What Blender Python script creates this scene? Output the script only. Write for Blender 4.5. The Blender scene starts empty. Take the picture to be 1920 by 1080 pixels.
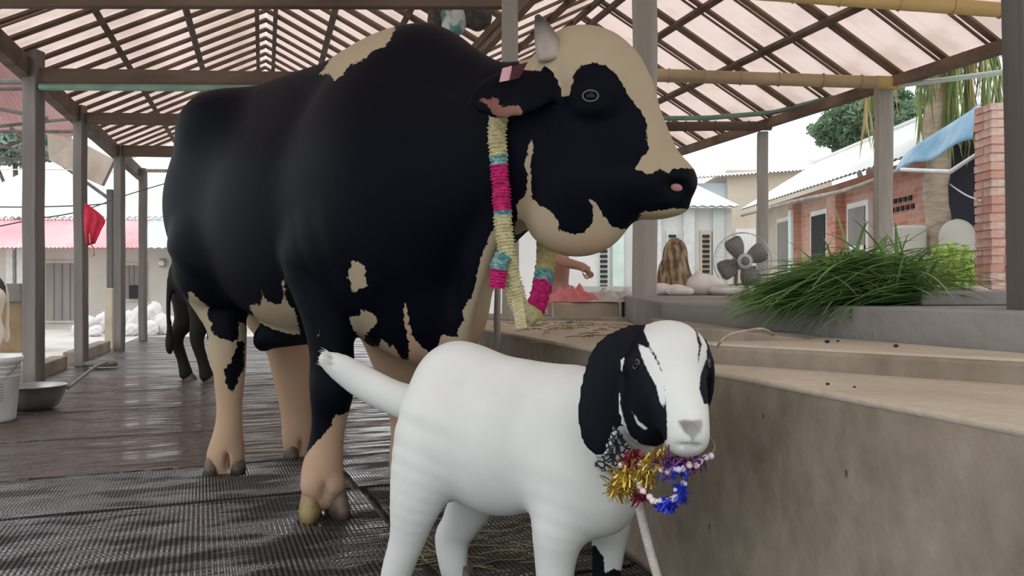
import bpy, math, random
import numpy as np
from mathutils import Vector, Matrix
from mathutils.bvhtree import BVHTree

scene = bpy.context.scene
col = scene.collection
random.seed(7)
rng = np.random.default_rng(11)

# ------------------------------------------------------------------ camera
CAM_H = 0.85
FPX = 1500.0
cam_data = bpy.data.cameras.new('camera')
cam_data.sensor_width = 36.0
cam_data.lens = 36.0 * FPX / 1920.0
cam_data.clip_end = 300
cam = bpy.data.objects.new('camera', cam_data)
cam.location = (0, 0, CAM_H)
cam.rotation_euler = (math.pi / 2, 0, 0)
col.objects.link(cam)
scene.camera = cam

# ------------------------------------------------------------------ sky: bright even overcast
world = bpy.data.worlds.new('overcast')
scene.world = world
world.use_nodes = True
bg = world.node_tree.nodes['Background']
bg.inputs[0].default_value = (0.93, 0.97, 1.0, 1)
bg.inputs[1].default_value = 3.1
sun_d = bpy.data.lights.new('hazy_sun', 'SUN')
sun_d.energy = 1.1
sun_d.angle = math.radians(40)
sun_d.color = (1.0, 0.96, 0.9)
sun_o = bpy.data.objects.new('hazy_sun', sun_d)
sun_o.rotation_euler = (math.radians(38), 0, math.radians(-28))
sun_o.location = (0, 0, 12)
col.objects.link(sun_o)

vs = scene.view_settings
vs.view_transform = 'Standard'
vs.look = 'None'
vs.exposure = -1.0
vs.gamma = 1.0
vs.use_curve_mapping = False


# ------------------------------------------------------------------ helpers
def P(x, y, Y):
    """point seen at photo pixel (x, y) at distance Y in front of the camera"""
    return np.array([(x - 960) / FPX * Y, Y, CAM_H + (540 - y) / FPX * Y])


def V(x, y, Y):
    return Vector(P(x, y, Y))


def link(o, parent=None):
    col.objects.link(o)
    if parent is not None:
        o.parent = parent
    return o


def tag(o, label=None, cat=None, group=None, kind=None):
    if label:
        o['label'] = label
    if cat:
        o['category'] = cat
    if group:
        o['group'] = group
    if kind:
        o['kind'] = kind
    return o


def thing(name, label, cat, loc=(0, 0, 0), rz=0, group=None):
    o = bpy.data.objects.new(name, None)
    o.empty_display_size = 0.1
    o.location = loc
    o.rotation_euler = (0, 0, rz)
    link(o)
    return tag(o, label, cat, group)


def copy_tree(o, parent=None):
    c = o.copy()
    link(c, parent)
    for ch in o.children:
        copy_tree(ch, c)
    return c


class MB:
    """collects simple shapes; build() links them as one mesh object"""

    def __init__(s):
        s.v, s.f = [], []

    def add(s, v, f):
        n = len(s.v)
        s.v += [tuple(map(float, p)) for p in v]
        s.f += [tuple(i + n for i in q) for q in f]
        return s

    def box(s, c, size, rz=0.0, ry=0.0):
        hx, hy, hz = size[0] / 2, size[1] / 2, size[2] / 2
        m = Matrix.Rotation(rz, 3, 'Z') @ Matrix.Rotation(ry, 3, 'Y')
        vs_ = []
        for a in (-1, 1):
            for b in (-1, 1):
                for d in (-1, 1):
                    vs_.append(Vector(c) + m @ Vector((a * hx, b * hy, d * hz)))
        return s.add(vs_, [(0, 1, 3, 2), (4, 6, 7, 5), (0, 4, 5, 1), (2, 3, 7, 6), (0, 2, 6, 4), (1, 5, 7, 3)])

    def beam(s, a, b, w, h, up=(0, 0, 1)):
        """box bar from a to b"""
        a, b = Vector(a), Vector(b)
        d = (b - a).normalized()
        u = Vector(up)
        sd = d.cross(u).normalized()
        u = sd.cross(d).normalized()
        q = []
        for p in (a, b):
            for i, j in ((-1, -1), (1, -1), (1, 1), (-1, 1)):
                q.append(p + sd * (i * w / 2) + u * (j * h / 2))
        return s.add(q, [(0, 1, 2, 3), (7, 6, 5, 4), (0, 4, 5, 1), (1, 5, 6, 2), (2, 6, 7, 3), (3, 7, 4, 0)])

    def prism(s, poly, z0, z1):
        n = len(poly)
        z0s = z0 if hasattr(z0, '__len__') else [z0] * n
        z1s = z1 if hasattr(z1, '__len__') else [z1] * n
        v = [(p[0], p[1], z) for p, z in zip(poly, z0s)] + [(p[0], p[1], z) for p, z in zip(poly, z1s)]
        f = [tuple(reversed(range(n))), tuple(range(n, 2 * n))]
        f += [(i, (i + 1) % n, n + (i + 1) % n, n + i) for i in range(n)]
        return s.add(v, f)

    def tube(s, pts, rad, n=10, caps=True, jit=0.0):
        pts = [Vector(p) for p in pts]
        if not hasattr(rad, '__len__'):
            rad = [rad] * len(pts)
        base = []
        ref = Vector((0.13, 0.31, 0.94))
        for i, p in enumerate(pts):
            t = (pts[min(i + 1, len(pts) - 1)] - pts[max(i - 1, 0)]).normalized()
            if abs(t.dot(ref)) > 0.95:
                ref = Vector((0.9, 0.3, 0.1))
            a = t.cross(ref).normalized()
            b = t.cross(a).normalized()
            ref = -b if b.dot(ref) < 0 else b
            b = ref
            a = t.cross(b).normalized()
            for k in range(n):
                g = 2 * math.pi * k / n
                r = rad[i] * (1 + random.uniform(-jit, jit))
                base.append(p + (a * math.cos(g) + b * math.sin(g)) * r)
        f = []
        for i in range(len(pts) - 1):
            for k in range(n):
                f.append((i * n + k, i * n + (k + 1) % n, (i + 1) * n + (k + 1) % n, (i + 1) * n + k))
        if caps:
            f.append(tuple(range(n)))
            f.append(tuple(reversed(range((len(pts) - 1) * n, len(pts) * n))))
        return s.add(base, f)

    def lathe(s, prof, c=(0, 0, 0), n=24, axis='Z'):
        v = []
        for r, z in prof:
            for k in range(n):
                g = 2 * math.pi * k / n
                if axis == 'Z':
                    v.append((c[0] + r * math.cos(g), c[1] + r * math.sin(g), c[2] + z))
                else:
                    v.append((c[0] + r * math.cos(g), c[1] + z, c[2] + r * math.sin(g)))
        f = []
        for i in range(len(prof) - 1):
            for k in range(n):
                f.append((i * n + k, i * n + (k + 1) % n, (i + 1) * n + (k + 1) % n, (i + 1) * n + k))
        return s.add(v, f)

    def ball(s, c, r, n=10, m=7, sq=(1, 1, 1)):
        v, f = [], []
        for i in range(m + 1):
            t = math.pi * i / m
            for k in range(n):
                g = 2 * math.pi * k / n
                v.append((c[0] + r * sq[0] * math.sin(t) * math.cos(g), c[1] + r * sq[1] * math.sin(t) * math.sin(g),
                          c[2] + r * sq[2] * math.cos(t)))
        for i in range(m):
            for k in range(n):
                f.append((i * n + k, (i + 1) * n + k, (i + 1) * n + (k + 1) % n, i * n + (k + 1) % n))
        return s.add(v, f)

    def mesh(s, name, mat, smooth=False):
        me = bpy.data.meshes.new(name)
        me.from_pydata(s.v, [], s.f)
        me.validate()
        if mat:
            me.materials.append(mat)
        import bmesh
        b = bmesh.new()
        b.from_mesh(me)
        bmesh.ops.recalc_face_normals(b, faces=b.faces)
        b.to_mesh(me)
        b.free()
        if smooth:
            me.shade_smooth()
        return me

    def build(s, name, mat, parent=None, smooth=False, bevel=0.0):
        o = bpy.data.objects.new(name, s.mesh(name, mat, smooth))
        link(o, parent)
        if bevel:
            md = o.modifiers.new('edge', 'BEVEL')
            md.width = bevel
            md.segments = 2
            md.limit_method = 'ANGLE'
        return o


# ------------------------------------------------------------------ materials
def new_mat(name):
    m = bpy.data.materials.new(name)
    m.use_nodes = True
    nt = m.node_tree
    return m, nt, nt.nodes, nt.links, nt.nodes['Principled BSDF']


def mat(name, c1, c2=None, rough=0.7, scale=8.0, stretch=(1, 1, 1), bump=0.0, bscale=40.0, detail=5.0,
        metal=0.0, spec=0.4, rough2=None, lo=0.35, hi=0.65, trans=0.0, coord='Object'):
    m, nt, N, L, b = new_mat(name)
    b.inputs['Roughness'].default_value = rough
    b.inputs['Metallic'].default_value = metal
    b.inputs['Specular IOR Level'].default_value = spec
    tc = N.new('ShaderNodeTexCoord')
    mp = N.new('ShaderNodeMapping')
    mp.inputs['Scale'].default_value = stretch
    L.new(tc.outputs[coord], mp.inputs[0])
    if c2 is None:
        b.inputs['Base Color'].default_value = (*c1, 1)
    else:
        nz = N.new('ShaderNodeTexNoise')
        nz.inputs['Scale'].default_value = scale
        nz.inputs['Detail'].default_value = detail
        L.new(mp.outputs[0], nz.inputs['Vector'])
        mr = N.new('ShaderNodeMapRange')
        mr.inputs[1].default_value = lo
        mr.inputs[2].default_value = hi
        L.new(nz.outputs['Fac'], mr.inputs[0])
        mx = N.new('ShaderNodeMix')
        mx.data_type = 'RGBA'
        mx.inputs[6].default_value = (*c1, 1)
        mx.inputs[7].default_value = (*c2, 1)
        L.new(mr.outputs[0], mx.inputs[0])
        L.new(mx.outputs[2], b.inputs['Base Color'])
        if rough2 is not None:
            r = N.new('ShaderNodeMapRange')
            r.inputs[3].default_value = rough
            r.inputs[4].default_value = rough2
            L.new(mr.outputs[0], r.inputs[0])
            L.new(r.outputs[0], b.inputs['Roughness'])
    if bump:
        n2 = N.new('ShaderNodeTexNoise')
        n2.inputs['Scale'].default_value = bscale
        n2.inputs['Detail'].default_value = 6
        L.new(mp.outputs[0], n2.inputs['Vector'])
        bp = N.new('ShaderNodeBump')
        bp.inputs['Strength'].default_value = bump
        bp.inputs['Distance'].default_value = 0.02
        L.new(n2.outputs['Fac'], bp.inputs['Height'])
        L.new(bp.outputs[0], b.inputs['Normal'])
    if trans:
        t = N.new('ShaderNodeBsdfTranslucent')
        src = b.inputs['Base Color']
        if src.is_linked:
            L.new(src.links[0].from_socket, t.inputs[0])
        else:
            t.inputs[0].default_value = (*c1, 1)
        ms = N.new('ShaderNodeMixShader')
        ms.inputs[0].default_value = trans
        L.new(b.outputs[0], ms.inputs[1])
        L.new(t.outputs[0], ms.inputs[2])
        L.new(ms.outputs[0], N['Material Output'].inputs[0])
    return m


M = {}
M['post'] = mat('weathered_post', (0.28, 0.26, 0.225), (0.44, 0.41, 0.365), 0.85, 6, (1, 1, .12), 0.25, 30)
M['post_backlit'] = mat('backlit_post', (0.135, 0.12, 0.11), (0.21, 0.19, 0.175), 0.85, 6, (1, 1, .12), 0.25, 30)  # darker copy for the left row, backlight shade put into the colour
M['postdark'] = mat('dark_post', (0.10, 0.093, 0.085), (0.17, 0.155, 0.14), 0.85, 6, (1, 1, .12), 0.25, 30)
M['timber'] = mat('dark_timber', (0.075, 0.05, 0.036), (0.15, 0.105, 0.078), 0.8, 5, (.2, 1, 1), 0.3, 25)
M['batten'] = mat('batten_wood', (0.11, 0.072, 0.05), (0.22, 0.155, 0.105), 0.85, 3, (1, 1, 1), 0.2, 25)
M['bamboo'] = mat('bamboo', (0.30, 0.215, 0.13), (0.46, 0.34, 0.20), 0.5, 3, (.4, 1, 1), 0.1, 20)
M['bambooy'] = mat('yellow_bamboo', (0.50, 0.33, 0.12), (0.62, 0.45, 0.20), 0.45, 3, (.4, 1, 1), 0.1, 20)
M['sheet'] = mat('roof_sheet', (0.93, 0.83, 0.79), (0.70, 0.58, 0.53), 0.7, 1.7, (1, 1, 1), 0.0, trans=0.78, lo=.45, hi=.8, detail=8)
M['conc'] = mat('cement_wall', (0.165, 0.13, 0.095), (0.275, 0.235, 0.185), 0.9, 3.2, (1, 1, .6), 0.5, 20, detail=12, lo=.3, hi=.7)
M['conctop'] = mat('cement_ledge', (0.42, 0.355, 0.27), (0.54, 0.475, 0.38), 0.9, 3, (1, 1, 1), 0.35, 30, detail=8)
def cement(name, c1, c2, streak=.42):
    m, nt, N, L, b = new_mat(name)
    tc = N.new('ShaderNodeTexCoord')
    big = N.new('ShaderNodeTexNoise'); big.inputs['Scale'].default_value = 2.6; big.inputs['Detail'].default_value = 10; big.inputs['Roughness'].default_value = .62
    L.new(tc.outputs['Object'], big.inputs['Vector'])
    mp = N.new('ShaderNodeMapping'); mp.inputs['Scale'].default_value = (1, 1, .55)
    L.new(tc.outputs['Object'], mp.inputs[0])
    fine = N.new('ShaderNodeTexNoise'); fine.inputs['Scale'].default_value = 17; fine.inputs['Detail'].default_value = 8
    L.new(mp.outputs[0], fine.inputs['Vector'])
    ad = N.new('ShaderNodeMath'); ad.operation = 'MULTIPLY_ADD'; ad.inputs[1].default_value = streak
    L.new(fine.outputs['Fac'], ad.inputs[0]); L.new(big.outputs['Fac'], ad.inputs[2])
    mr = N.new('ShaderNodeMapRange'); mr.inputs[1].default_value = .5 + .5 * streak - .24; mr.inputs[2].default_value = .5 + .5 * streak + .2
    L.new(ad.outputs[0], mr.inputs[0])
    mx = N.new('ShaderNodeMix'); mx.data_type = 'RGBA'; mx.inputs[6].default_value = (*c1, 1); mx.inputs[7].default_value = (*c2, 1)
    L.new(mr.outputs[0], mx.inputs[0])
    vo = N.new('ShaderNodeTexVoronoi'); vo.inputs['Scale'].default_value = 15; L.new(mp.outputs[0], vo.inputs['Vector'])
    pr = N.new('ShaderNodeMapRange'); pr.inputs[1].default_value = .05; pr.inputs[2].default_value = .09; pr.inputs[3].default_value = .35; pr.inputs[4].default_value = 1
    L.new(vo.outputs['Distance'], pr.inputs[0])
    mu_ = N.new('ShaderNodeMix'); mu_.data_type = 'RGBA'; mu_.blend_type = 'MULTIPLY'; mu_.inputs[0].default_value = 1
    L.new(mx.outputs[2], mu_.inputs[6]); L.new(pr.outputs[0], mu_.inputs[7]); L.new(mu_.outputs[2], b.inputs['Base Color'])
    b.inputs['Roughness'].default_value = .9; b.inputs['Specular IOR Level'].default_value = .25
    bp = N.new('ShaderNodeBump'); bp.inputs['Strength'].default_value = .7; bp.inputs['Distance'].default_value = .02
    L.new(ad.outputs[0], bp.inputs['Height']); L.new(bp.outputs[0], b.inputs['Normal'])
    return m


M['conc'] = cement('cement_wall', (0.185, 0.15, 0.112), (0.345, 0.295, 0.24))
M['concgrey'] = mat('grey_cement', (0.235, 0.22, 0.20), (0.30, 0.285, 0.265), 0.9, 3, (1, 1, 1), 0.3, 30)
M['ground'] = mat('yard_ground', (0.55, 0.52, 0.48), (0.7, 0.67, 0.63), 0.9, .8, (1, 1, 1), 0.2, 10)
M['cloth_red'] = mat('red_cloth', (0.55, 0.02, 0.05), (0.40, 0.015, 0.04), 0.85, 20, bump=.2)
M['white'] = mat('white_plastic', (0.75, 0.77, 0.76), (0.62, 0.64, 0.62), 0.5, 6)
M['metal'] = mat('dull_metal', (0.42, 0.42, 0.42), (0.30, 0.30, 0.29), 0.35, 8, metal=.85)
M['pipe'] = mat('green_pipe', (0.13, 0.23, 0.18), (0.20, 0.32, 0.25), 0.5, 4)
M['pipew'] = mat('pale_pipe', (0.62, 0.78, 0.70), (0.74, 0.86, 0.80), 0.45, 4)
M['black'] = mat('black', (0.01, 0.01, 0.011), None, 0.5)
M['wire'] = mat('wire', (0.07, 0.065, 0.065), None, 0.7)
M['rope'] = mat('jute_rope', (0.36, 0.29, 0.2), (0.46, 0.38, 0.28), 0.95, 60, bump=.5, bscale=120)

# ------------------------------------------------------------------ floor, mats, ground
AX = -466.0 / FPX                      # the shed's long axis drifts left with distance
CT, ST = math.cos(math.atan(-AX)), math.sin(math.atan(-AX))
U = Vector((CT, ST, 0))                # across the shed (level)
A = Vector((-ST, CT, 0))               # along the shed


def shed(Loff, Y, z):
    return Vector((AX * Y + Loff, Y, z))


M['wetfloor'], _nt, N, L, b = new_mat('wet_concrete')
tc = N.new('ShaderNodeTexCoord')
n1 = N.new('ShaderNodeTexNoise'); n1.inputs['Scale'].default_value = 2.2; n1.inputs['Detail'].default_value = 8
mp = N.new('ShaderNodeMapping'); mp.inputs['Rotation'].default_value = (0, 0, -.35); mp.inputs['Scale'].default_value = (.55, 2.4, 1)
L.new(tc.outputs['Object'], mp.inputs[0]); L.new(mp.outputs[0], n1.inputs['Vector'])
cr = N.new('ShaderNodeMix'); cr.data_type = 'RGBA'
cr.inputs[6].default_value = (0.035, 0.026, 0.024, 1); cr.inputs[7].default_value = (0.085, 0.066, 0.06, 1)
L.new(n1.outputs['Fac'], cr.inputs[0]); L.new(cr.outputs[2], b.inputs['Base Color'])
mr = N.new('ShaderNodeMapRange'); mr.inputs[1].default_value = .38; mr.inputs[2].default_value = .62
mr.inputs[3].default_value = .14; mr.inputs[4].default_value = .6
L.new(n1.outputs['Fac'], mr.inputs[0]); L.new(mr.outputs[0], b.inputs['Roughness'])
n2 = N.new('ShaderNodeTexNoise'); n2.inputs['Scale'].default_value = 16; n2.inputs['Detail'].default_value = 5
L.new(mp.outputs[0], n2.inputs['Vector'])
bp = N.new('ShaderNodeBump'); bp.inputs['Strength'].default_value = .55; bp.inputs['Distance'].default_value = .012
L.new(n2.outputs['Fac'], bp.inputs['Height']); L.new(bp.outputs[0], b.inputs['Normal'])


def mat_rubber(name, ribs, rl, rh, base=(0.022, 0.021, 0.023), base2=(0.06, 0.052, 0.05), ribh=.9, st=(.55, 1.5, 1)):
    m, nt, N, L, b = new_mat(name)
    tc = N.new('ShaderNodeTexCoord')
    mp = N.new('ShaderNodeMapping')
    L.new(tc.outputs['Object'], mp.inputs[0])
    nz = N.new('ShaderNodeTexNoise'); nz.inputs['Scale'].default_value = 5.0; nz.inputs['Detail'].default_value = 9
    m2 = N.new('ShaderNodeMapping'); m2.inputs['Scale'].default_value = st
    L.new(tc.outputs['Object'], m2.inputs[0]); L.new(m2.outputs[0], nz.inputs['Vector'])
    mr = N.new('ShaderNodeMapRange'); mr.inputs[1].default_value = .43; mr.inputs[2].default_value = .58
    mr.inputs[3].default_value = rl; mr.inputs[4].default_value = rh
    L.new(nz.outputs['Fac'], mr.inputs[0]); L.new(mr.outputs[0], b.inputs['Roughness'])
    sp_ = N.new('ShaderNodeMapRange'); sp_.inputs[1].default_value = .42; sp_.inputs[2].default_value = .58; sp_.inputs[3].default_value = .75; sp_.inputs[4].default_value = .12
    L.new(nz.outputs['Fac'], sp_.inputs[0]); L.new(sp_.outputs[0], b.inputs['Specular IOR Level'])
    cx = N.new('ShaderNodeMix'); cx.data_type = 'RGBA'
    cx.inputs[6].default_value = (*base, 1); cx.inputs[7].default_value = (*base2, 1)
    L.new(nz.outputs['Fac'], cx.inputs[0]); L.new(cx.outputs[2], b.inputs['Base Color'])
    w1 = N.new('ShaderNodeTexWave'); w1.inputs['Scale'].default_value = ribs; w1.bands_direction = 'X'
    w1.inputs['Distortion'].default_value = .4
    w2 = N.new('ShaderNodeTexWave'); w2.inputs['Scale'].default_value = ribs * .55; w2.bands_direction = 'Y'
    L.new(mp.outputs[0], w1.inputs['Vector']); L.new(mp.outputs[0], w2.inputs['Vector'])
    mm = N.new('ShaderNodeMath'); mm.operation = 'MULTIPLY_ADD'; mm.inputs[1].default_value = .35
    L.new(w2.outputs['Fac'], mm.inputs[0]); L.new(w1.outputs['Fac'], mm.inputs[2])
    fd = N.new('ShaderNodeMath'); fd.operation = 'MULTIPLY'
    wr = N.new('ShaderNodeMapRange'); wr.inputs[1].default_value = .36; wr.inputs[2].default_value = .56
    wr.inputs[3].default_value = .45; wr.inputs[4].default_value = 1.0
    L.new(nz.outputs['Fac'], wr.inputs[0])
    L.new(mm.outputs[0], fd.inputs[0]); L.new(wr.outputs[0], fd.inputs[1])
    bp = N.new('ShaderNodeBump'); bp.inputs['Strength'].default_value = ribh; bp.inputs['Distance'].default_value = .006
    L.new(fd.outputs[0], bp.inputs['Height'])
    n3 = N.new('ShaderNodeTexNoise'); n3.inputs['Scale'].default_value = 22; n3.inputs['Detail'].default_value = 4
    L.new(m2.outputs[0], n3.inputs['Vector'])
    b2 = N.new('ShaderNodeBump'); b2.inputs['Strength'].default_value = .6; b2.inputs['Distance'].default_value = .012 if ribh > .5 else .03
    L.new(n3.outputs['Fac'], b2.inputs['Height']); L.new(bp.outputs[0], b2.inputs['Normal'])
    L.new(b2.outputs[0], b.inputs['Normal'])
    return m


fl = MB()
fl.prism([shed(-2.15, -1, 0)[:2], shed(1.3, -1, 0)[:2], shed(2.4, 14, 0)[:2], shed(-2.15, 14, 0)[:2]], -.14, 0.0)
tag(fl.build('floor', M['wetfloor']), 'wet dark concrete floor of the cattle shed', kind='structure')
g = MB()
g.prism([(-60, -12), (60, -12), (60, 90), (-60, 90)], -.5, -.15)
tag(g.build('ground', M['ground']), 'pale yard ground outside the shed', kind='structure')

F = lambda Y: (1.15 + AX * Y, Y)
mu = Vector((math.cos(.37), math.sin(.37), 0))
mv = Vector((-math.sin(.37), math.cos(.37), 0))
M0 = Vector((-1.83, 2.865, 0))
rows = [(-2.45, -1.24), (-1.22, -.012), (.012, .66), (.675, 1.64), (1.65, 2.72), (2.73, 3.82), (3.83, 4.95)]
RM = [mat_rubber('rubber_ribbed', 19.0, .07, .65, (0.012, .0115, .013), (.045, .04, .038)), mat_rubber('rubber_fine', 24.0, .05, .55, (0.028, .026, .027), (.075, .066, .064)),
      mat_rubber('rubber_worn', 9.0, .05, .6, (0.04, .029, .025), (.125, .092, .078), .12, (.5, 3.2, 1))]
mat_lab = [['ribbed black rubber mat in the corner nearest the viewer', 'ribbed black rubber mat under the white goat, against the cement trough wall', ''],
           ['black ribbed rubber mat filling the lower left, in front of the long seam', 'black ribbed rubber mat under the front hoof of the bull', 'black rubber mat beside the trough, under the goat belly'],
           ['narrow glossy wet rubber mat just behind the long dark seam on the left', 'narrow wet rubber mat between the bull front hoof and hind hooves', 'narrow wet rubber mat behind the goat legs'],
           ['worn brown rubber mat under the bull hind hooves', 'worn rubber mat under the bull hind hooves', 'worn rubber mat under the hidden far foreleg of the bull'],
           ['streaky worn rubber mat just behind the bull hind legs', 'streaky worn rubber mat behind the bull hind legs', ''],
           ['wet streaked rubber mat beside the metal basin', 'wet streaked rubber mat in front of the dark cow hooves', ''],
           ['farthest rubber mat, shining near the post with the red cloth', 'farthest rubber mat under the dark cow behind the bull', '']]
spans = [[(0, 1.75), (1.78, 3.0)], [(-.45, 1.28), (1.31, 2.5), ], [(-.6, 1.25), (1.28, 2.35)], [(-.75, 2.1)],
         [(-1.0, 1.95)], [(-1.0, 1.8)], [(-1.1, 1.6)]]
for ri, (v0, v1) in enumerate(rows):
    for ci, (u0, u1) in enumerate(spans[ri]):
        mb = MB()
        w, dpt = u1 - u0, v1 - v0
        nx, ny = 14, 6
        vv, ff = [], []
        for j in range(ny + 1):
            for i in range(nx + 1):
                e = .002 * random.random() + (.005 * random.random() if j == 0 else 0)
                vv.append((-w / 2 + w * i / nx + random.uniform(-.004, .004), -dpt / 2 + dpt * j / ny + random.uniform(-.005, .005), .017 + e))
        for j in range(ny):
            for i in range(nx):
                q = j * (nx + 1) + i
                ff.append((q, q + 1, q + nx + 2, q + nx + 1))
        n0 = len(vv)
        vv += [(x, y, .0005) for x, y, z in vv]
        rim = [i for i in range(nx + 1)] + [j * (nx + 1) + nx for j in range(1, ny + 1)] + [ny * (nx + 1) + i for i in range(nx - 1, -1, -1)] + [j * (nx + 1) for j in range(ny - 1, 0, -1)]
        for a_, b_ in zip(rim, rim[1:] + rim[:1]):
            ff.append((a_, b_, b_ + n0, a_ + n0))
        c = M0 + mu * ((u0 + u1) / 2) + mv * ((v0 + v1) / 2)
        for i_, (x, y, z) in enumerate(vv):
            w_ = c + mu * x + mv * y
            w_.x = min(w_.x, F(w_.y)[0] - .03)
            w_.x = max(w_.x, AX * w_.y - 2.06)
            w_ = w_ - c
            vv[i_] = (w_.dot(mu), w_.dot(mv), z)
        mb.add(vv, ff)
        rmat = RM[0] if ri < 2 else RM[1] if ri == 2 else RM[2]
        o = mb.build('rubber_mat', rmat, smooth=False)
        c = M0 + mu * ((u0 + u1) / 2) + mv * ((v0 + v1) / 2)
        o.location = c
        o.rotation_euler = (0, 0, .37)
        tag(o, mat_lab[ri][ci], 'mat', 'rubber floor mats')

# kerb along the left posts
for (y0, y1, lab) in ((3.0, 6.7, 'low cement kerb beside the white bucket, in front of the nearest left post'),
                      (7.05, 8.5, 'low cement kerb between the two nearest left posts'),
                      (9.0, 10.9, 'low cement kerb behind the post with the red cloth')):
    k = MB()
    k.beam(shed(-2.17, y0, .03), shed(-2.17, y1, .03), .16, .2)
    tag(k.build('kerb', M['conc'], bevel=.012), lab, 'kerb', 'kerbs along the left posts')

# ------------------------------------------------------------------ twin gable roof
roof = thing('ceiling', 'twin-gabled roof of pale sheets over brown battens', None)
roof['kind'] = 'structure'
slopes = [(0.03, 3.87, -2.12, 2.84), (0.03, 3.87, 1.9, 2.98), (3.34, 3.70, 1.9, 2.98), (3.34, 3.70, 5.42, 2.66)]
Y_END = 13.4
axlen = math.sqrt(1 + AX * AX)


def sheet_mesh(vec, step):
    """one strip between two battens: a thin ribbed sheet"""
    n = vec.cross(step).normalized()
    if n.z < 0:
        n = -n
    prof = [(0.0, 0.0), (.12, .0), (.2, .022), (.28, .0), (.62, -.004), (.70, .020), (.78, -.002), (1.02, .006)]
    v, f = [], []
    for t in (0, 1.0):
        for (s_, h) in prof:
            v.append(vec * t + step * s_ + n * (h * .6 + .016))
    k = len(prof)
    for t in (0, 1.0):
        for (s_, h) in prof:
            v.append(vec * t + step * s_ + n * (h * .6 + .019))
    for i in range(k - 1):
        f.append((i, i + 1, k + i + 1, k + i))
        f.append((2 * k + i, 3 * k + i, 3 * k + i + 1, 2 * k + i + 1))
    f += [(0, k, 3 * k, 2 * k), (k - 1, 3 * k - 1, 4 * k - 1, 2 * k - 1)]
    return MB().add(v, f)


for si, (Lr, zr, Le, ze) in enumerate(slopes):
    sg = 1 if Le > Lr else -1
    run = abs(Le - Lr) * CT
    vec = U * (sg * run) + Vector((0, 0, ze - zr))
    # across-shed direction shifts Y, so start rows so the strip covers Y from 0.4 to the end
    Ys = -.4
    SP = .34 if si < 2 else .46
    nrow = int((Y_END - Ys) * axlen / SP)
    step = A * SP
    n_up = vec.cross(step).normalized()
    if n_up.z < 0:
        n_up = -n_up
    me = sheet_mesh(vec, step).mesh('roof_sheet', M['sheet'])
    bt = MB().beam(-vec * 0.005, vec * 1.01, .058, .022, up=n_up).mesh('batten', M['batten'])
    bt2 = MB().beam(-vec * 0.005 + A * .085, vec * 1.0 + A * .085, .02, .014, up=n_up).mesh('thin_batten', M['batten'])
    for i in range(nrow):
        base = shed(Lr, Ys, zr) + A * (SP * i)
        o = bpy.data.objects.new('roof_sheet', me)
        o.location = base + Vector((0, 0, random.uniform(-.002, .003)))
        link(o, roof)
        o = bpy.data.objects.new('batten', bt)
        o.location = base + n_up * .005 + A * random.uniform(-.02, .02)
        link(o, roof)
        if i % 1 == 0:
            o = bpy.data.objects.new('thin_batten', bt2)
            o.location = base + n_up * .009
            link(o, roof)
    fr = [.36, .67] if si in (0, 1) else ([.5] if si == 2 else [.3, .62])
    for t in fr:
        a0 = shed(Lr, Ys, zr) + vec * t - n_up * .03
        a1 = a0 + A * (SP * nrow)
        MB().beam(a0, a1, .055, .05, up=n_up).build('purlin', M['timber'], roof)
    a0 = shed(Lr + sg * .10, Ys, zr - .075)
    MB().beam(a0, a0 + A * (SP * nrow), .045, .05).build('ridge_rail', M['timber'], roof)
# valley plate and eave plates
for (Lo, z, w, h, nm, m_) in ((1.9, 2.91, .06, .08, 'valley_beam', 'batten'), (-2.05, 2.74, .10, .17, 'eave_beam', 'timber'), (5.36, 2.60, .09, .085, 'eave_beam', 'batten')):
    MB().beam(shed(Lo, -.5, z), shed(Lo, Y_END, z), w, h).build(nm, M[m_], roof)

# ------------------------------------------------------------------ posts
def post(px, Y, z0, z1, w, label, m_='post', tilt=0.0, d=None):
    mb = MB()
    x0 = (px - 960) / FPX * Y
    d = d or w
    n = 8
    v, f = [], []
    for i in range(n + 1):
        t = i / n
        j1, j2 = random.uniform(-.004, .004), random.uniform(-.004, .004)
        for a_, b_ in ((-1, -1), (1, -1), (1, 1), (-1, 1)):
            v.append((a_ * w / 2 + j1 + tilt * t, b_ * d / 2 + j2, (z1 - z0) * t))
    for i in range(n):
        for k in range(4):
            f.append((i * 4 + k, i * 4 + (k + 1) % 4, (i + 1) * 4 + (k + 1) % 4, (i + 1) * 4 + k))
    f += [(3, 2, 1, 0), tuple(range(n * 4, n * 4 + 4))]
    o = mb.add(v, f).build('post', M[m_])
    md = o.modifiers.new('edge', 'BEVEL'); md.width = .008; md.segments = 2
    o.location = (x0, Y, z0)
    o.rotation_euler = (0, 0, -.12)
    return tag(o, label, 'post', 'shed posts')


ZP = .0
post(63, 6.9, ZP, 2.9, .125, 'thick grey wooden post behind the metal basin, nearest on the left', 'post_backlit')
post(153, 8.72, ZP, 2.84, .105, 'grey wooden post with the red cloth tied to it', 'post_backlit', tilt=-.02)
post(224, 11.05, ZP, 2.82, .11, 'third grey post of the left row, counted from the basin', 'post_backlit')
post(268, 12.9, ZP, 2.78, .10, 'fourth and farthest grey post of the left row', 'post_backlit')
_p = post(208, 12.2, -.15, 2.35, .09, 'slim dark post with a pale wider foot, outside the left row', m_='postdark')
MB().box((0, 0, .5), (.13, .13, 1.0)).build('foot', M['conctop'], _p, bevel=.01)
post(957, 5.2, .64, 2.98, .098, 'slim grey post rising behind the bull neck, left of the horn')
post(1209, 5.0, .64, 2.95, .148, 'thick grey wooden post behind the bull muzzle')
post(1656, 6.9, .79, 2.60, .125, 'pale post behind the pile of cut grass')
post(1430, 8.72, .79, 2.55, .105, 'pale post right behind the electric fan')
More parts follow.
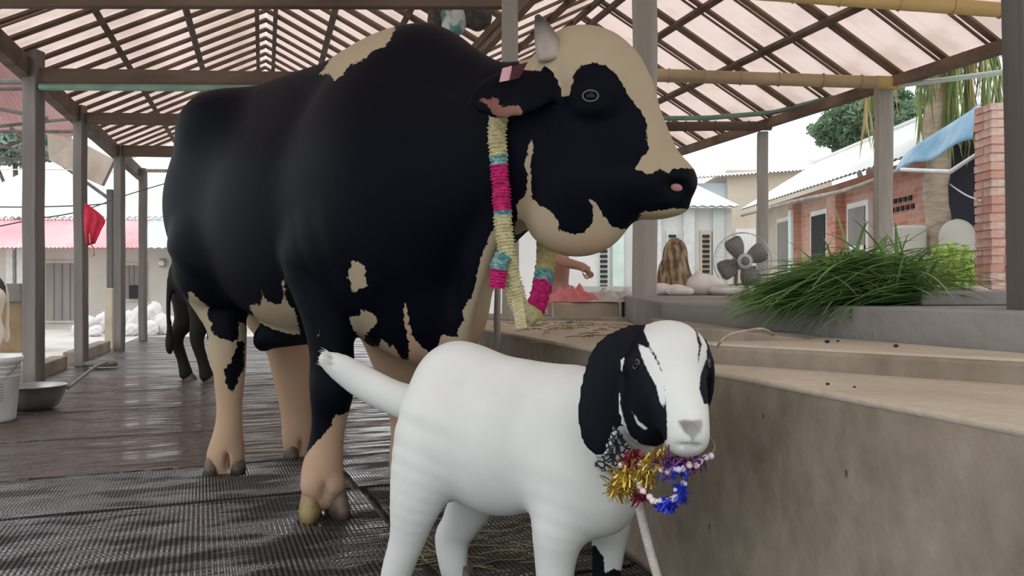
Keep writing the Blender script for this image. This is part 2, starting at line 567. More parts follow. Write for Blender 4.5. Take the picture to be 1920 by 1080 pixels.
post(1949, 2.0, .69, 2.9, .112, 'dark grey post at the right edge of the picture', m_='postdark', tilt=-.022)

# ------------------------------------------------------------------ cross beams
def bamboo(name, a, b, r, label, m_='bamboo', sag=0.0, cap=None):
    t = thing(name, label, 'beam', a)
    a, b = Vector(a), Vector(b)
    n = 40
    pts, rad = [], []
    ln = (b - a).length
    for i in range(n + 1):
        s_ = i / n
        pts.append((b - a) * s_ + Vector((0, 0, -sag * 4 * s_ * (1 - s_))))
        rad.append(r * (1.0 - .1 * s_) * (1 + .012 * math.sin(i * 2.1)))
    MB().tube(pts, rad, 12).build('culm', M[m_], t, smooth=True)
    k = .22
    while k < ln:
        p = (b - a) * (k / ln) + Vector((0, 0, -sag * 4 * (k / ln) * (1 - k / ln)))
        d = (b - a).normalized()
        MB().tube([p - d * .008, p, p + d * .008], [r * 1.0, r * 1.12, r * 1.0], 12, caps=False).build('node_ring', M[m_], t, smooth=True)
        k += random.uniform(.28, .4)
    if cap:
        d = (b - a).normalized()
        MB().tube([b - a - d * .22, b - a], [r * .97, r * .97], 12).build('cut_end', M[cap], t, smooth=True)
    return t


def plank_beam(a, b, w, h, label, m_='timber'):
    mb = MB()
    mb.beam(Vector((0, 0, 0)), Vector(b) - Vector(a), w, h)
    o = mb.build('tie_beam', M[m_], bevel=.008)
    o.location = a
    return tag(o, label, 'beam', 'tie beams')


plank_beam(V(-40, 3, 5.2), V(944, 5, 5.2), .07, .075, 'dark tie beam along the very top of the picture')
plank_beam(V(74, 146, 6.93), V(950, 158, 6.93), .09, .15, 'dark tie beam from the nearest left post to behind the bull hump')
plank_beam(V(165, 222, 8.75), V(700, 230, 8.75), .08, .12, 'dark tie beam at the post with the red cloth')
plank_beam(V(232, 283, 11.05), V(560, 288, 11.05), .08, .15, 'dark tie beam at the third left post')
plank_beam(V(274, 320, 12.9), V(520, 322, 12.9), .06, .05, 'thin beam at the farthest left post', 'post')
bamboo('bamboo_beam', V(918, 131, 6.8), V(1690, 156, 6.8), .058, 'bamboo cross beam with a yellow cut end above the pale post', cap='bambooy')
bamboo('bamboo_beam', V(826, 240, 8.65), V(1446, 236, 8.65), .055, 'bamboo cross beam ending over the fan post', 'timber')
bamboo('bamboo_beam', V(1215, -30, 5.0), V(2112, 36, 5.0), .05, 'yellow bamboo cross beam in the top right corner', 'bambooy')
mb = MB().tube([Vector((0, 0, 0)), V(500, 166, 6.86) - V(75, 163, 6.86), V(960, 166, 6.86) - V(75, 163, 6.86)], .03, 10)
o = mb.build('water_pipe', M['pipe'], smooth=True); o.location = V(75, 163, 6.86)
tag(o, 'green pipe under the tie beam at the nearest left post', 'pipe')
pts = [V(1228, 222, 8.5), V(1330, 221, 8.5), V(1450, 211, 8.4), V(1560, 183, 7.6)]
mb = MB().tube([p - pts[0] for p in pts], .026, 10)
o = mb.build('water_pipe', M['pipe'], smooth=True); o.location = pts[0]
tag(o, 'green pipe under the right eave, running left behind the bull nose', 'pipe')
pts = [V(1685, 160, 6.75), V(1760, 151, 6.45), V(1900, 133, 5.9)]
mb = MB().tube([p - pts[0] for p in pts], .021, 10)
o = mb.build('water_pipe', M['pipew'], smooth=True); o.location = pts[0]
tag(o, 'pale mint pipe running from the bamboo end to the right edge', 'pipe')

# ------------------------------------------------------------------ trough and platform
tr = thing('feeding_trough', 'long cement feeding trough with stepped ledges right of the goat', 'trough', (0, 0, 0))
F = lambda Y: (1.15 + AX * Y, Y)
Bq = (.44, 2.325)
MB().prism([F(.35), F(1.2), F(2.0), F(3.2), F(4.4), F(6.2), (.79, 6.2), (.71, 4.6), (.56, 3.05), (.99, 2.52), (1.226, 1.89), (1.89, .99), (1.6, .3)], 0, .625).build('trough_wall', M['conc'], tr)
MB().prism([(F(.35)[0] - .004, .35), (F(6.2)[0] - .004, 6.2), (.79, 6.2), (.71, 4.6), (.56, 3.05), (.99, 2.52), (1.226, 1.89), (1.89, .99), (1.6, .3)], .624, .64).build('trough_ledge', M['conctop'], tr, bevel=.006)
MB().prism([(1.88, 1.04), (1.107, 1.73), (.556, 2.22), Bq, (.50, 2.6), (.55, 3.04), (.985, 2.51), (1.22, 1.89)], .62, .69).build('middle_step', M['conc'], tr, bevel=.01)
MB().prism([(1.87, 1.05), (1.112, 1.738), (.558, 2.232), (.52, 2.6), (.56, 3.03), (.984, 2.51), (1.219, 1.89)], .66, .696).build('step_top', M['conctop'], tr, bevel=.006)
MB().prism([(.50, 2.36), (.583, 2.30), (.86, 2.36), (.985, 2.52), (.56, 3.04), (.5, 2.9)], .64, [.735, .735, .70, .70, .735, .74]).build('basin_rim', M['conc'], tr, bevel=.006)
pf = MB().prism([(1.9, 1.0), (1.236, 1.90), (1.0, 2.53), (.57, 3.05), (.72, 4.6), (1.0, 10.5), (3.9, 10.5), (3.9, 1.0)], -.14, .795)
tag(pf.build('cement_platform', M['concgrey'], bevel=.008), 'raised grey cement platform carrying the fan and cut grass', 'platform')
s_ = MB().prism([(.0, .0), (.75, .02), (.75, .22), (.0, .2)], 0, .045).build('cement_slab', M['concgrey'], bevel=.006)
s_.location = (1.28, 2.5, .796)
tag(s_, 'low cement slab under the plastic sheet beside the grass pile', 'slab')
bl = MB().box((0, 0, .056), (.44, .25, .112)).build('cement_block', M['conctop'], bevel=.008)
bl.location = (.50, 5.5, .64)
tag(bl, 'pale cement block left of the thick post behind the muzzle', 'block')
for i, (a_, b_, w, lab) in enumerate(((V(880, 606, 5.3), V(1200, 610, 5.1), .09, 'weathered plank lying on the trough behind the garland'),
                                      (V(860, 596, 5.9), V(1040, 597, 5.8), .07, 'short grey plank farther back behind the garland'))):
    dv = b_ - a_; dv.z = 0
    o = MB().beam(Vector((0, 0, 0)), dv, w, .022).build('plank', M['post'])
    a_.z = .651 + i * .0; o.location = a_
    tag(o, lab, 'plank')

# ------------------------------------------------------------------ smooth body modelling: blended volumes -> one surface
class Body:
    def __init__(s, lo, hi, res):
        s.lo = np.array(lo, float)
        s.res = res
        s.n = np.ceil((np.array(hi) - s.lo) / res).astype(int) + 1
        s.ax = [(s.lo[i] + res * np.arange(s.n[i])).astype(np.float32) for i in range(3)]
        s.d = np.full(s.n, 1.0, np.float32)
        s.prims = []

    def _apply(s, f, lo, hi, k, label, sub=False):
        m = k + 3 * s.res
        a = np.clip(np.floor((np.array(lo) - m - s.lo) / s.res).astype(int), 0, s.n - 1)
        b = np.clip(np.ceil((np.array(hi) + m - s.lo) / s.res).astype(int) + 1, 1, s.n)
        sl = tuple(slice(a[i], b[i]) for i in range(3))
        X = s.ax[0][sl[0]][:, None, None]
        Y = s.ax[1][sl[1]][None, :, None]
        Z = s.ax[2][sl[2]][None, None, :]
        e = f(X, Y, Z).astype(np.float32)
        d = s.d[sl]
        if sub:
            h = np.maximum(k - np.abs(-e - d), 0) / k
            s.d[sl] = np.maximum(d, -e) + h * h * k * .25
        else:
            h = np.maximum(k - np.abs(e - d), 0) / k
            s.d[sl] = np.minimum(d, e) - h * h * k * .25
            s.prims.append((f, label))

    def ell(s, c, r, k=.05, label='body', axes=None, sub=False):
        c = np.array(c, float)
        r = np.array(r, float) if hasattr(r, '__len__') else np.array([r, r, r], float)
        Mx = np.eye(3) if axes is None else np.array(axes, float)

        def f(X, Y, Z):
            x, y, z = X - c[0], Y - c[1], Z - c[2]
            a = [(Mx[i, 0] * x + Mx[i, 1] * y + Mx[i, 2] * z) / r[i] for i in range(3)]
            k0 = np.sqrt(a[0] ** 2 + a[1] ** 2 + a[2] ** 2)
            k1 = np.sqrt((a[0] / r[0]) ** 2 + (a[1] / r[1]) ** 2 + (a[2] / r[2]) ** 2) + 1e-6
            return k0 * (k0 - 1) / k1
        ext = np.sqrt(((Mx * r[:, None]) ** 2).sum(0))
        s._apply(f, c - ext, c + ext, k, label, sub)

    def cone(s, a, b, r1, r2, k=.04, label='body', flat=None, apply=True):
        a, b = np.array(a, float), np.array(b, float)
        ba = b - a
        L2 = float(ba @ ba)
        if flat is not None:
            n = np.array(flat[0], float)
            n = n / np.linalg.norm(n)
            g = 1.0 / flat[1] - 1.0

        def f(X, Y, Z):
            x, y, z = X - a[0], Y - a[1], Z - a[2]
            h = np.clip((x * ba[0] + y * ba[1] + z * ba[2]) / L2, 0, 1)
            x, y, z = x - h * ba[0], y - h * ba[1], z - h * ba[2]
            q = x * x + y * y + z * z
            if flat is not None:
                w = x * n[0] + y * n[1] + z * n[2]
                q = q + w * w * ((1 + g) ** 2 - 1)
            return np.sqrt(q) - (r1 + (r2 - r1) * h)
        R = max(r1, r2)
        if not apply:
            return f, np.minimum(a, b) - R, np.maximum(a, b) + R
        s._apply(f, np.minimum(a, b) - R, np.maximum(a, b) + R, k, label)

    def chain(s, pts, rad, k=.03, label='body', flat=None):
        rad = [r + k * .13 for r in rad]
        # finer steps along a smooth curve through the joints, so limbs bend and taper without ridges
        q = [np.array(p, float) for p in pts]
        fp, fr_ = [], []
        m = len(q) - 1
        for i in range(m):
            a0, b0, c0, d0 = q[max(i - 1, 0)], q[i], q[i + 1], q[min(i + 2, m)]
            ra, rb, rc, rd = rad[max(i - 1, 0)], rad[i], rad[i + 1], rad[min(i + 2, m)]
            for u in (0, .33, .67):
                w = (-.5 * u + u * u - .5 * u ** 3, 1 - 2.5 * u * u + 1.5 * u ** 3, .5 * u + 2 * u * u - 1.5 * u ** 3, -.5 * u * u + .5 * u ** 3)
                fp.append(a0 * w[0] + b0 * w[1] + c0 * w[2] + d0 * w[3])
                fr_.append(max(.002, ra * w[0] + rb * w[1] + rc * w[2] + rd * w[3]))
        fp.append(q[-1]); fr_.append(rad[-1])
        cs = [s.cone(fp[i], fp[i + 1], fr_[i], fr_[i + 1], k, label, flat, False) for i in range(len(fp) - 1)]

        def f(X, Y, Z):
            e = cs[0][0](X, Y, Z)
            for c in cs[1:]:
                e = np.minimum(e, c[0](X, Y, Z))
            return e
        s._apply(f, np.min([c[1] for c in cs], 0), np.max([c[2] for c in cs], 0), k, label)

    def surface(s, smooth=2):
        d = s.d
        n = d.shape
        sgn = d < 0
        cs = np.zeros((n[0] - 1, n[1] - 1, n[2] - 1), np.int8)
        for i in (0, 1):
            for j in (0, 1):
                for k in (0, 1):
                    cs += sgn[i:n[0] - 1 + i, j:n[1] - 1 + j, k:n[2] - 1 + k]
        act = (cs > 0) & (cs < 8)
        idx = np.argwhere(act)
        ids = -np.ones(act.shape, np.int32)
        ids[act] = np.arange(len(idx))
        acc = np.zeros((len(idx), 3))
        cnt = np.zeros(len(idx))
        cor = [(i, j, k) for i in (0, 1) for j in (0, 1) for k in (0, 1)]
        val = {c: d[idx[:, 0] + c[0], idx[:, 1] + c[1], idx[:, 2] + c[2]] for c in cor}
        for c in cor:
            for a in range(3):
                if c[a] == 0:
                    e = list(c)
                    e[a] = 1
                    e = tuple(e)
                    v0, v1 = val[c], val[e]
                    m = (v0 < 0) != (v1 < 0)
                    t = np.where(m, v0 / np.where(m, v0 - v1, 1), 0)
                    p = np.array(c, float)[None, :].repeat(len(idx), 0)
                    p[:, a] += t
                    acc[m] += p[m]
                    cnt[m] += 1
        vert = s.lo + (idx + acc / cnt[:, None]) * s.res
        faces = []
        for a in range(3):
            sh = [slice(None)] * 3
            s0 = list(sh); s0[a] = slice(0, n[a] - 1)
            s1 = list(sh); s1[a] = slice(1, n[a])
            x0, x1 = sgn[tuple(s0)], sgn[tuple(s1)]
            e = np.argwhere(x0 != x1)
            o1, o2 = [(1, 2), (2, 0), (0, 1)][a]
            ok = (e[:, o1] > 0) & (e[:, o2] > 0) & (e[:, o1] < n[o1] - 1) & (e[:, o2] < n[o2] - 1)
            e = e[ok]
            fl = x0[e[:, 0], e[:, 1], e[:, 2]]
            q = []
            for (u, w) in ((-1, -1), (0, -1), (0, 0), (-1, 0)):
                t = e.copy()
                t[:, o1] += u
                t[:, o2] += w
                q.append(ids[t[:, 0], t[:, 1], t[:, 2]])
            q = np.stack(q, 1)
            q[~fl] = q[~fl][:, ::-1]
            faces.append(q)
        F_ = np.concatenate(faces)
        for _ in range(smooth):
            sm = np.zeros_like(vert)
            ct = np.zeros(len(vert))
            for a, b in ((0, 1), (1, 2), (2, 3), (3, 0)):
                np.add.at(sm, F_[:, a], vert[F_[:, b]]); np.add.at(ct, F_[:, a], 1)
                np.add.at(sm, F_[:, b], vert[F_[:, a]]); np.add.at(ct, F_[:, b], 1)
            vert = vert * .4 + (sm / ct[:, None]) * .6
        s.vert, s.faces = vert, F_
        dist = np.stack([f(vert[:, 0], vert[:, 1], vert[:, 2]) for f, _ in s.prims])
        am = dist.argmin(0)
        s.label = np.array([l for _, l in s.prims])[am]
        s.bvh = BVHTree.FromPolygons([tuple(p) for p in vert], [tuple(map(int, q)) for q in F_])
        s.px = 960 + vert[:, 0] / vert[:, 1] * FPX
        s.py = 540 - (vert[:, 2] - CAM_H) / vert[:, 1] * FPX
        return s

    def build(s, name, material, origin, parent=None, attrs={}):
        me = bpy.data.meshes.new(name)
        me.from_pydata([tuple(p - np.array(origin)) for p in s.vert], [], [tuple(map(int, q)) for q in s.faces])
        me.materials.append(material)
        me.shade_smooth()
        for k, a in attrs.items():
            at = me.attributes.new(k, 'FLOAT', 'POINT')
            at.data.foreach_set('value', a.astype(np.float32))
        o = bpy.data.objects.new(name, me)
        link(o, parent)
        return o

    def hit(s, x, y, off=0.0):
        d = (Vector(P(x, y, 1.0)) - Vector((0, 0, CAM_H))).normalized()
        loc, nrm, i, t = s.bvh.ray_cast(Vector((0, 0, CAM_H)), d)
        if loc is None:
            return None, None
        return loc + d * off, nrm


def poly_sd(px, py, poly):
    """signed distance in photo pixels, positive inside the outline"""
    poly = np.array(poly, float)
    n = len(poly)
    best = np.full(px.shape, 1e9)
    ins = np.zeros(px.shape, bool)
    for i in range(n):
        a, b = poly[i], poly[(i + 1) % n]
        dx, dy = b - a
        t = np.clip(((px - a[0]) * dx + (py - a[1]) * dy) / (dx * dx + dy * dy + 1e-9), 0, 1)
        best = np.minimum(best, (px - a[0] - t * dx) ** 2 + (py - a[1] - t * dy) ** 2)
        c = ((a[1] > py) != (b[1] > py)) & (px < (b[0] - a[0]) * (py - a[1]) / (b[1] - a[1] + 1e-12) + a[0])
        ins ^= c
    d = np.sqrt(best)
    return np.where(ins, d, -d)


def coat(name, dark, pale, skin, rough=.55, edge=.012, nscale=60, darkrough=.6):
    """animal coat: dark and pale hair split by the patch outline, bare pink skin mixed in"""
    m, nt, N, L, b = new_mat(name)
    at = N.new('ShaderNodeAttribute'); at.attribute_name = 'patch'
    ap = N.new('ShaderNodeAttribute'); ap.attribute_name = 'skin'
    tc = N.new('ShaderNodeTexCoord')
    nz = N.new('ShaderNodeTexNoise'); nz.inputs['Scale'].default_value = nscale; nz.inputs['Detail'].default_value = 3
    L.new(tc.outputs['Object'], nz.inputs['Vector'])
    ma = N.new('ShaderNodeMath'); ma.operation = 'MULTIPLY_ADD'; ma.inputs[1].default_value = edge * 2; ma.inputs[2].default_value = -edge
    L.new(nz.outputs['Fac'], ma.inputs[0])
    ad = N.new('ShaderNodeMath'); ad.operation = 'ADD'
    L.new(ma.outputs[0], ad.inputs[0]); L.new(at.outputs['Fac'], ad.inputs[1])
    mr = N.new('ShaderNodeMapRange'); mr.inputs[1].default_value = -.0012; mr.inputs[2].default_value = .0012
    L.new(ad.outputs[0], mr.inputs[0])
    n2 = N.new('ShaderNodeTexNoise'); n2.inputs['Scale'].default_value = 7; n2.inputs['Detail'].default_value = 6
    L.new(tc.outputs['Object'], n2.inputs['Vector'])
    pv = N.new('ShaderNodeMix'); pv.data_type = 'RGBA'
    pv.inputs[6].default_value = (*[c * .84 for c in pale], 1); pv.inputs[7].default_value = (*[min(1, c * 1.08) for c in pale], 1)
    L.new(n2.outputs['Fac'], pv.inputs[0])
    ps = N.new('ShaderNodeMix'); ps.data_type = 'RGBA'; ps.inputs[7].default_value = (*skin, 1)
    n4 = N.new('ShaderNodeTexNoise'); n4.inputs['Scale'].default_value = 16; n4.inputs['Detail'].default_value = 6
    L.new(tc.outputs['Object'], n4.inputs['Vector'])
    r4 = N.new('ShaderNodeMapRange'); r4.inputs[1].default_value = .3; r4.inputs[2].default_value = .7; r4.inputs[3].default_value = .45; r4.inputs[4].default_value = 1.25
    L.new(n4.outputs['Fac'], r4.inputs[0])
    sm = N.new('ShaderNodeMath'); sm.operation = 'MULTIPLY'; sm.use_clamp = True
    L.new(ap.outputs['Fac'], sm.inputs[0]); L.new(r4.outputs[0], sm.inputs[1])
    L.new(pv.outputs[2], ps.inputs[6]); L.new(sm.outputs[0], ps.inputs[0])
    at_ = N.new('ShaderNodeAttribute'); at_.attribute_name = 'tint'
    pt_ = N.new('ShaderNodeMix'); pt_.data_type = 'RGBA'; pt_.inputs[7].default_value = (.19, .075, .068, 1)
    L.new(at_.outputs['Fac'], pt_.inputs[0]); L.new(ps.outputs[2], pt_.inputs[6])
    dk = N.new('ShaderNodeMix'); dk.data_type = 'RGBA'; dk.inputs[7].default_value = (*dark, 1)
    L.new(pt_.outputs[2], dk.inputs[6]); L.new(mr.outputs[0], dk.inputs[0])
    L.new(dk.outputs[2], b.inputs['Base Color'])
    rr = N.new('ShaderNodeMapRange'); rr.inputs[3].default_value = rough; rr.inputs[4].default_value = darkrough
    L.new(mr.outputs[0], rr.inputs[0]); L.new(rr.outputs[0], b.inputs['Roughness'])
    b.inputs['Specular IOR Level'].default_value = .08
    mp = N.new('ShaderNodeMapping'); mp.inputs['Scale'].default_value = (1, 1, .3)
    L.new(tc.outputs['Object'], mp.inputs[0])
    n3 = N.new('ShaderNodeTexNoise'); n3.inputs['Scale'].default_value = 140; n3.inputs['Detail'].default_value = 3
    L.new(mp.outputs[0], n3.inputs['Vector'])
    bp = N.new('ShaderNodeBump'); bp.inputs['Strength'].default_value = .22; bp.inputs['Distance'].default_value = .004
    L.new(n3.outputs['Fac'], bp.inputs['Height']); L.new(bp.outputs[0], b.inputs['Normal'])
    return m


M['bull'] = coat('bull_coat', (0.0017, 0.0024, 0.0062), (0.41, 0.335, 0.23), (0.50, 0.31, 0.205))
M['goat'] = coat('goat_coat', (0.008, 0.0085, 0.014), (0.71, 0.725, 0.70), (0.15, 0.14, 0.135), edge=.003, nscale=120)
M['horn'] = mat('horn', (0.06, 0.05, 0.045), (0.22, 0.19, 0.16), .5, 14, bump=.2)
M['hornb'], _nt, N, L, b = new_mat('bull_horn')
tc = N.new('ShaderNodeTexCoord'); sx = N.new('ShaderNodeSeparateXYZ'); L.new(tc.outputs['Object'], sx.inputs[0])
nz = N.new('ShaderNodeTexNoise'); nz.inputs['Scale'].default_value = 25; L.new(tc.outputs['Object'], nz.inputs['Vector'])
ma = N.new('ShaderNodeMath'); ma.operation = 'MULTIPLY_ADD'; ma.inputs[1].default_value = .05; L.new(nz.outputs['Fac'], ma.inputs[0]); L.new(sx.outputs['Z'], ma.inputs[2])
mr = N.new('ShaderNodeMapRange'); mr.inputs[1].default_value = 1.605; mr.inputs[2].default_value = 1.70; L.new(ma.outputs[0], mr.inputs[0])
mx = N.new('ShaderNodeMix'); mx.data_type = 'RGBA'; mx.inputs[6].default_value = (.40, .34, .29, 1); mx.inputs[7].default_value = (.035, .03, .028, 1)
L.new(mr.outputs[0], mx.inputs[0]); L.new(mx.outputs[2], b.inputs['Base Color']); b.inputs['Roughness'].default_value = .55
M['hornpale'] = mat('horn_pale', (0.42, 0.37, 0.31), (0.30, 0.26, 0.22), .6, 14, bump=.2)
M['hoof'] = mat('hoof', (0.075, 0.055, 0.045), (0.17, 0.12, 0.09), .5, 14, bump=.3)
M['hoofy'] = mat('hoof_yellow', (0.36, 0.27, 0.12), (0.22, 0.15, 0.08), .45, 14, bump=.3)
M['eye'] = mat('eye', (0.004, 0.003, 0.003), None, .05, spec=.22)
M['eyerim'] = mat('eye_rim', (0.12, 0.115, 0.12), None, .5)
M['iris'] = mat('goat_iris', (0.35, 0.25, 0.10), None, .15)
M['pinkskin'] = mat('pink_skin', (0.52, 0.24, 0.22), (0.38, 0.16, 0.15), .6, 30)

# ------------------------------------------------------------------ the bull
HD = np.array([.743, -.669, 0.0])
RT = np.array([-.669, -.743, 0.0])
BO = np.array([-.30, 2.98, 0.0])
UPZ = np.array([0, 0, 1.0])
BAX = [HD, RT, UPZ]


def B(s, l, z):
    return BO + HD * s + RT * l + UPZ * z


bl = Body((-1.95, 2.15, -.02), (.75, 4.55, 1.95), .0125)
e = lambda s, l, z, r, k=.12, lab='body': bl.ell(B(s, l, z), r, k, lab, BAX)
e(-1.29, 0, 1.24, (.42, .38, .46))
bl.chain([B(-1.52, 0, 1.50), B(-1.1, 0, 1.565), B(-.5, 0, 1.575), B(-.1, 0, 1.55)], [.19, .20, .20, .22], .15)
e(-1.22, .20, 1.58, (.2, .16, .16)); e(-1.22, -.20, 1.58, (.2, .16, .16))
e(-.72, 0, 1.15, (.72, .42, .50), .15)
e(-.14, 0, 1.10, (.39, .36, .50), .13)
e(-.16, .20, 1.22, (.30, .19, .42)); e(-.16, -.20, 1.22, (.30, .19, .42))
e(-.165, 0, 1.545, (.41, .20, .295), .12)
# neck and dewlap
bl.cone(B(-.02, 0, 1.28), P(1005, 247, 2.68), .34, .205, .12)
bl.cone(B(.02, 0, 1.10), P(990, 330, 2.66), .26, .14, .10)
bl.chain([P(950, 350, 2.62), P(903, 455, 2.68), P(878, 555, 2.76), P(856, 640, 2.86)], [.07, .055, .045, .05], .06, 'dewlap', (RT, .5))
bl.ell(P(815, 590, 2.98), (.19, .17, .19), .1, 'brisket')
bl.chain([P(800, 120, 2.98), P(860, 142, 2.84), P(925, 168, 2.71), P(985, 168, 2.63)], [.11, .10, .085, .08], .06)   # crest of the neck
# head
hd = lambda x, y, Y, rx, rz, ry, k=.05, lab='head': bl.ell(P(x, y, Y), (rx * Y / FPX, ry, rz * Y / FPX), k, lab)
hd(1103, 150, 2.58, 92, 96, .145)
bl.chain([P(1075, 128, 2.58), P(1139, 165, 2.57), P(1178, 235, 2.56), P(1222, 320, 2.52)], [.115, .128, .105, .09], .05, 'head')
hd(1085, 285, 2.57, 100, 120, .14)
hd(1082, 397, 2.56, 101, 85, .115)
bl.chain([P(1080, 345, 2.55), P(1215, 348, 2.53)], [.125, .09], .05, 'head')
hd(1232, 345, 2.51, 66, 55, .105, .04)
hd(1272, 342, 2.50, 33, 34, .085, .03)
hd(1232, 386, 2.51, 62, 24, .085, .02)
hd(1105, 175, 2.455, 42, 40, .05, .05)                # brow and eye bulge
hd(1106, 203, 2.435, 30, 14, .025, .03)               # lower lid
bl.ell(P(1268, 349, 2.41), (.032, .035, .02), .015, 'head', sub=True)
bl.ell(P(1240, 391, 2.42), (.085, .02, .005), .012, 'head', sub=True)   # nostril
bl.cone(P(1195, 398, 2.43), P(1290, 390, 2.41), .008, .006, .012) if False else None
# near ear and far ear, leaf-shaped and drooping back
bl.chain([P(1030, 160, 2.47), P(985, 170, 2.43), P(930, 183, 2.39), P(886, 194, 2.37)], [.045, .075, .07, .012], .03, 'ear', ((.25, -.9, .35), .28))
bl.chain([P(1000, 150, 2.75), P(960, 165, 2.86), P(930, 185, 2.95)], [.04, .06, .03], .03, 'ear', ((.6, .8, 0), .3))
# legs
bl.chain([B(-.15, .21, 1.05), P(596, 480, 3.0), P(612, 580, 2.97), P(622, 660, 2.95), P(623, 720, 2.95), P(617, 790, 2.94), P(611, 835, 2.94), P(604, 890, 2.93), P(605, 925, 2.93)],
         [.2, .13, .092, .076, .078, .058, .058, .072, .058], .04, 'leg_nf')
bl.chain([B(-1.2, .18, 1.0), P(410, 550, 3.7), P(427, 620, 3.66), P(430, 690, 3.66), P(430, 765, 3.65), P(428, 810, 3.64), P(424, 848, 3.64), P(423, 868, 3.64)],
         [.24, .125, .078, .066, .050, .058, .075, .07], .05, 'leg_nh')
bl.chain([B(-1.2, -.18, 1.0), P(505, 560, 4.02), P(537, 640, 4.0), P(548, 700, 4.0), P(558, 770, 3.99), P(561, 815, 3.98), P(561, 840, 3.98)],
         [.26, .15, .105, .09, .076, .078, .066], .05, 'leg_fh')
bl.chain([B(-.12, -.2, .95), P(748, 600, 3.22), P(752, 680, 3.25), P(762, 790, 3.3), P(766, 860, 3.3), P(768, 905, 3.3)],
         [.2, .14, .105, .06, .075, .07], .05, 'leg_ff')
for (x, y, Y, r_) in ((586, 914, 2.88, .040), (625, 912, 2.90, .040), (409, 858, 3.61, .040), (438, 858, 3.62, .040), (549, 834, 3.94, .036), (574, 832, 3.96, .036)):
    bl.ell(P(x, y, Y), (r_, r_, r_ * .9), .03, {586: 'leg_nf', 625: 'leg_nf', 409: 'leg_nh', 438: 'leg_nh', 549: 'leg_fh', 574: 'leg_fh'}[x])
bl.ell(P(624, 735, 2.90), (.05, .04, .07), .05, 'leg_nf')          # knee
bl.ell(P(407, 655, 3.70), (.035, .05, .07), .05, 'leg_nh')         # hock
for (x, y, Y) in ((606, 925, 2.84), (424, 868, 3.57), (562, 842, 3.9)):
    bl.ell(P(x, y, Y), (.009, .05, .05), .015, 'leg_nf', sub=True)
bl.chain([P(590, 615, 3.45), P(510, 628, 3.6), P(495, 640, 3.62)], [.06, .055, .04], .06, 'sheath')
bl.chain([B(-1.66, 0, 1.52), B(-1.76, -.03, 1.3), B(-1.74, -.06, .9), B(-1.72, -.06, .6)], [.05, .035, .025, .05], .03, 'tail')
bl.surface(3)
lab = bl.label
px, py = bl.px, bl.py
f = np.full(len(px), 90.0)
isleg = lambda *n: np.isin(lab, n)
f[isleg('leg_ff')] = -90
f[isleg('leg_fh')] = -90


def paint(kind, poly, labs=None, yr=None):
    global f
    sd = poly_sd(px, py, poly)
    ok = np.ones(len(px), bool) if labs is None else np.isin(lab, labs)
    if yr:
        ok &= (bl.vert[:, 1] > yr[0]) & (bl.vert[:, 1] < yr[1])
    g = np.maximum(f, sd) if kind == 'b' else np.minimum(f, -sd)
    f = np.where(ok, g, f)


BODY = ['body', 'dewlap', 'brisket', 'leg_nf', 'leg_nh', 'leg_fh', 'leg_ff', 'sheath']
# head: pale face with a black cheek patch
HEAD = ['head', 'ear']
face_white = [(1000, 20), (1120, 20), (1200, 100), (1250, 190), (1320, 300), (1300, 316), (1264, 315), (1249, 324), (1237, 316), (1218, 328), (1190, 317), (1198, 305),
              (1206, 292), (1217, 278), (1212, 255), (1214, 235), (1208, 215), (1195, 200), (1180, 180), (1168, 160), (1155, 140), (1135, 122),
              (1110, 117), (1088, 123), (1075, 140), (1072, 165), (1062, 184), (1048, 180), (1040, 150), (1028, 130), (1000, 134), (985, 133), (960, 100)]
paint('w', face_white, ['head', 'body'], (0, 2.95))
jaw_white = [(971, 379), (985, 366), (990, 330), (982, 309), (990, 278), (996, 260), (1001, 278), (994, 309), (998, 332), (996, 367), (1008, 383), (1031, 394), (1043, 406),
             (1050, 433), (1074, 439), (1093, 437), (1109, 418), (1113, 402), (1109, 383), (1101, 369), (1112, 376), (1120, 383), (1132, 406), (1148, 425), (1171, 429), (1181, 428), (1170, 500), (960, 500)]
paint('w', jaw_white, ['head', 'body'], (0, 2.72))
paint('w', [(1200, 400), (1240, 393), (1276, 390), (1296, 393), (1290, 430), (1195, 420)], ['head'])
# body patches
paint('w', [(600, 140), (630, 95), (690, 60), (745, 40), (733, 72), (722, 88), (700, 95), (682, 112), (655, 122), (642, 142), (628, 152), (616, 138)], ['body'])
paint('w', [(662, 486), (684, 496), (692, 541), (676, 541), (660, 548), (657, 530), (650, 518)], BODY, (0, 3.6))
paint('w', [(468, 574), (480, 570), (488, 572), (493, 556), (489, 540), (497, 560), (507, 568), (525, 571), (530, 560), (529, 545), (529, 525), (534, 524), (534, 555), (545, 575), (552, 579), (575, 680), (478, 616), (476, 592)], ['body', 'leg_fh'])
paint('w', [(355, 543), (392, 577), (446, 600), (462, 612), (470, 900), (340, 900)], ['leg_nh', 'body'], (3.3, 9))
paint('b', [(392, 574), (446, 598), (448, 636), (436, 640), (420, 636), (405, 630), (394, 618), (398, 607), (390, 600)], ['leg_nh'])
paint('b', [(446, 640), (458, 640), (458, 690), (451, 700), (446, 717), (436, 737), (423, 720), (420, 694), (436, 673)], ['leg_nh'])
paint('w', [(560, 870), (586, 836), (599, 823), (622, 798), (625, 780), (641, 777), (690, 760), (690, 1000), (540, 1000)], ['leg_nf'])
paint('w', [(594, 632), (598, 620), (600, 624)], ['leg_nf'])
FR = ['body', 'brisket', 'leg_ff', 'dewlap']
paint('w', [(656, 593), (672, 594), (679, 580), (703, 590), (706, 605), (700, 620), (690, 630), (680, 640), (656, 620)], FR, (0, 3.7))
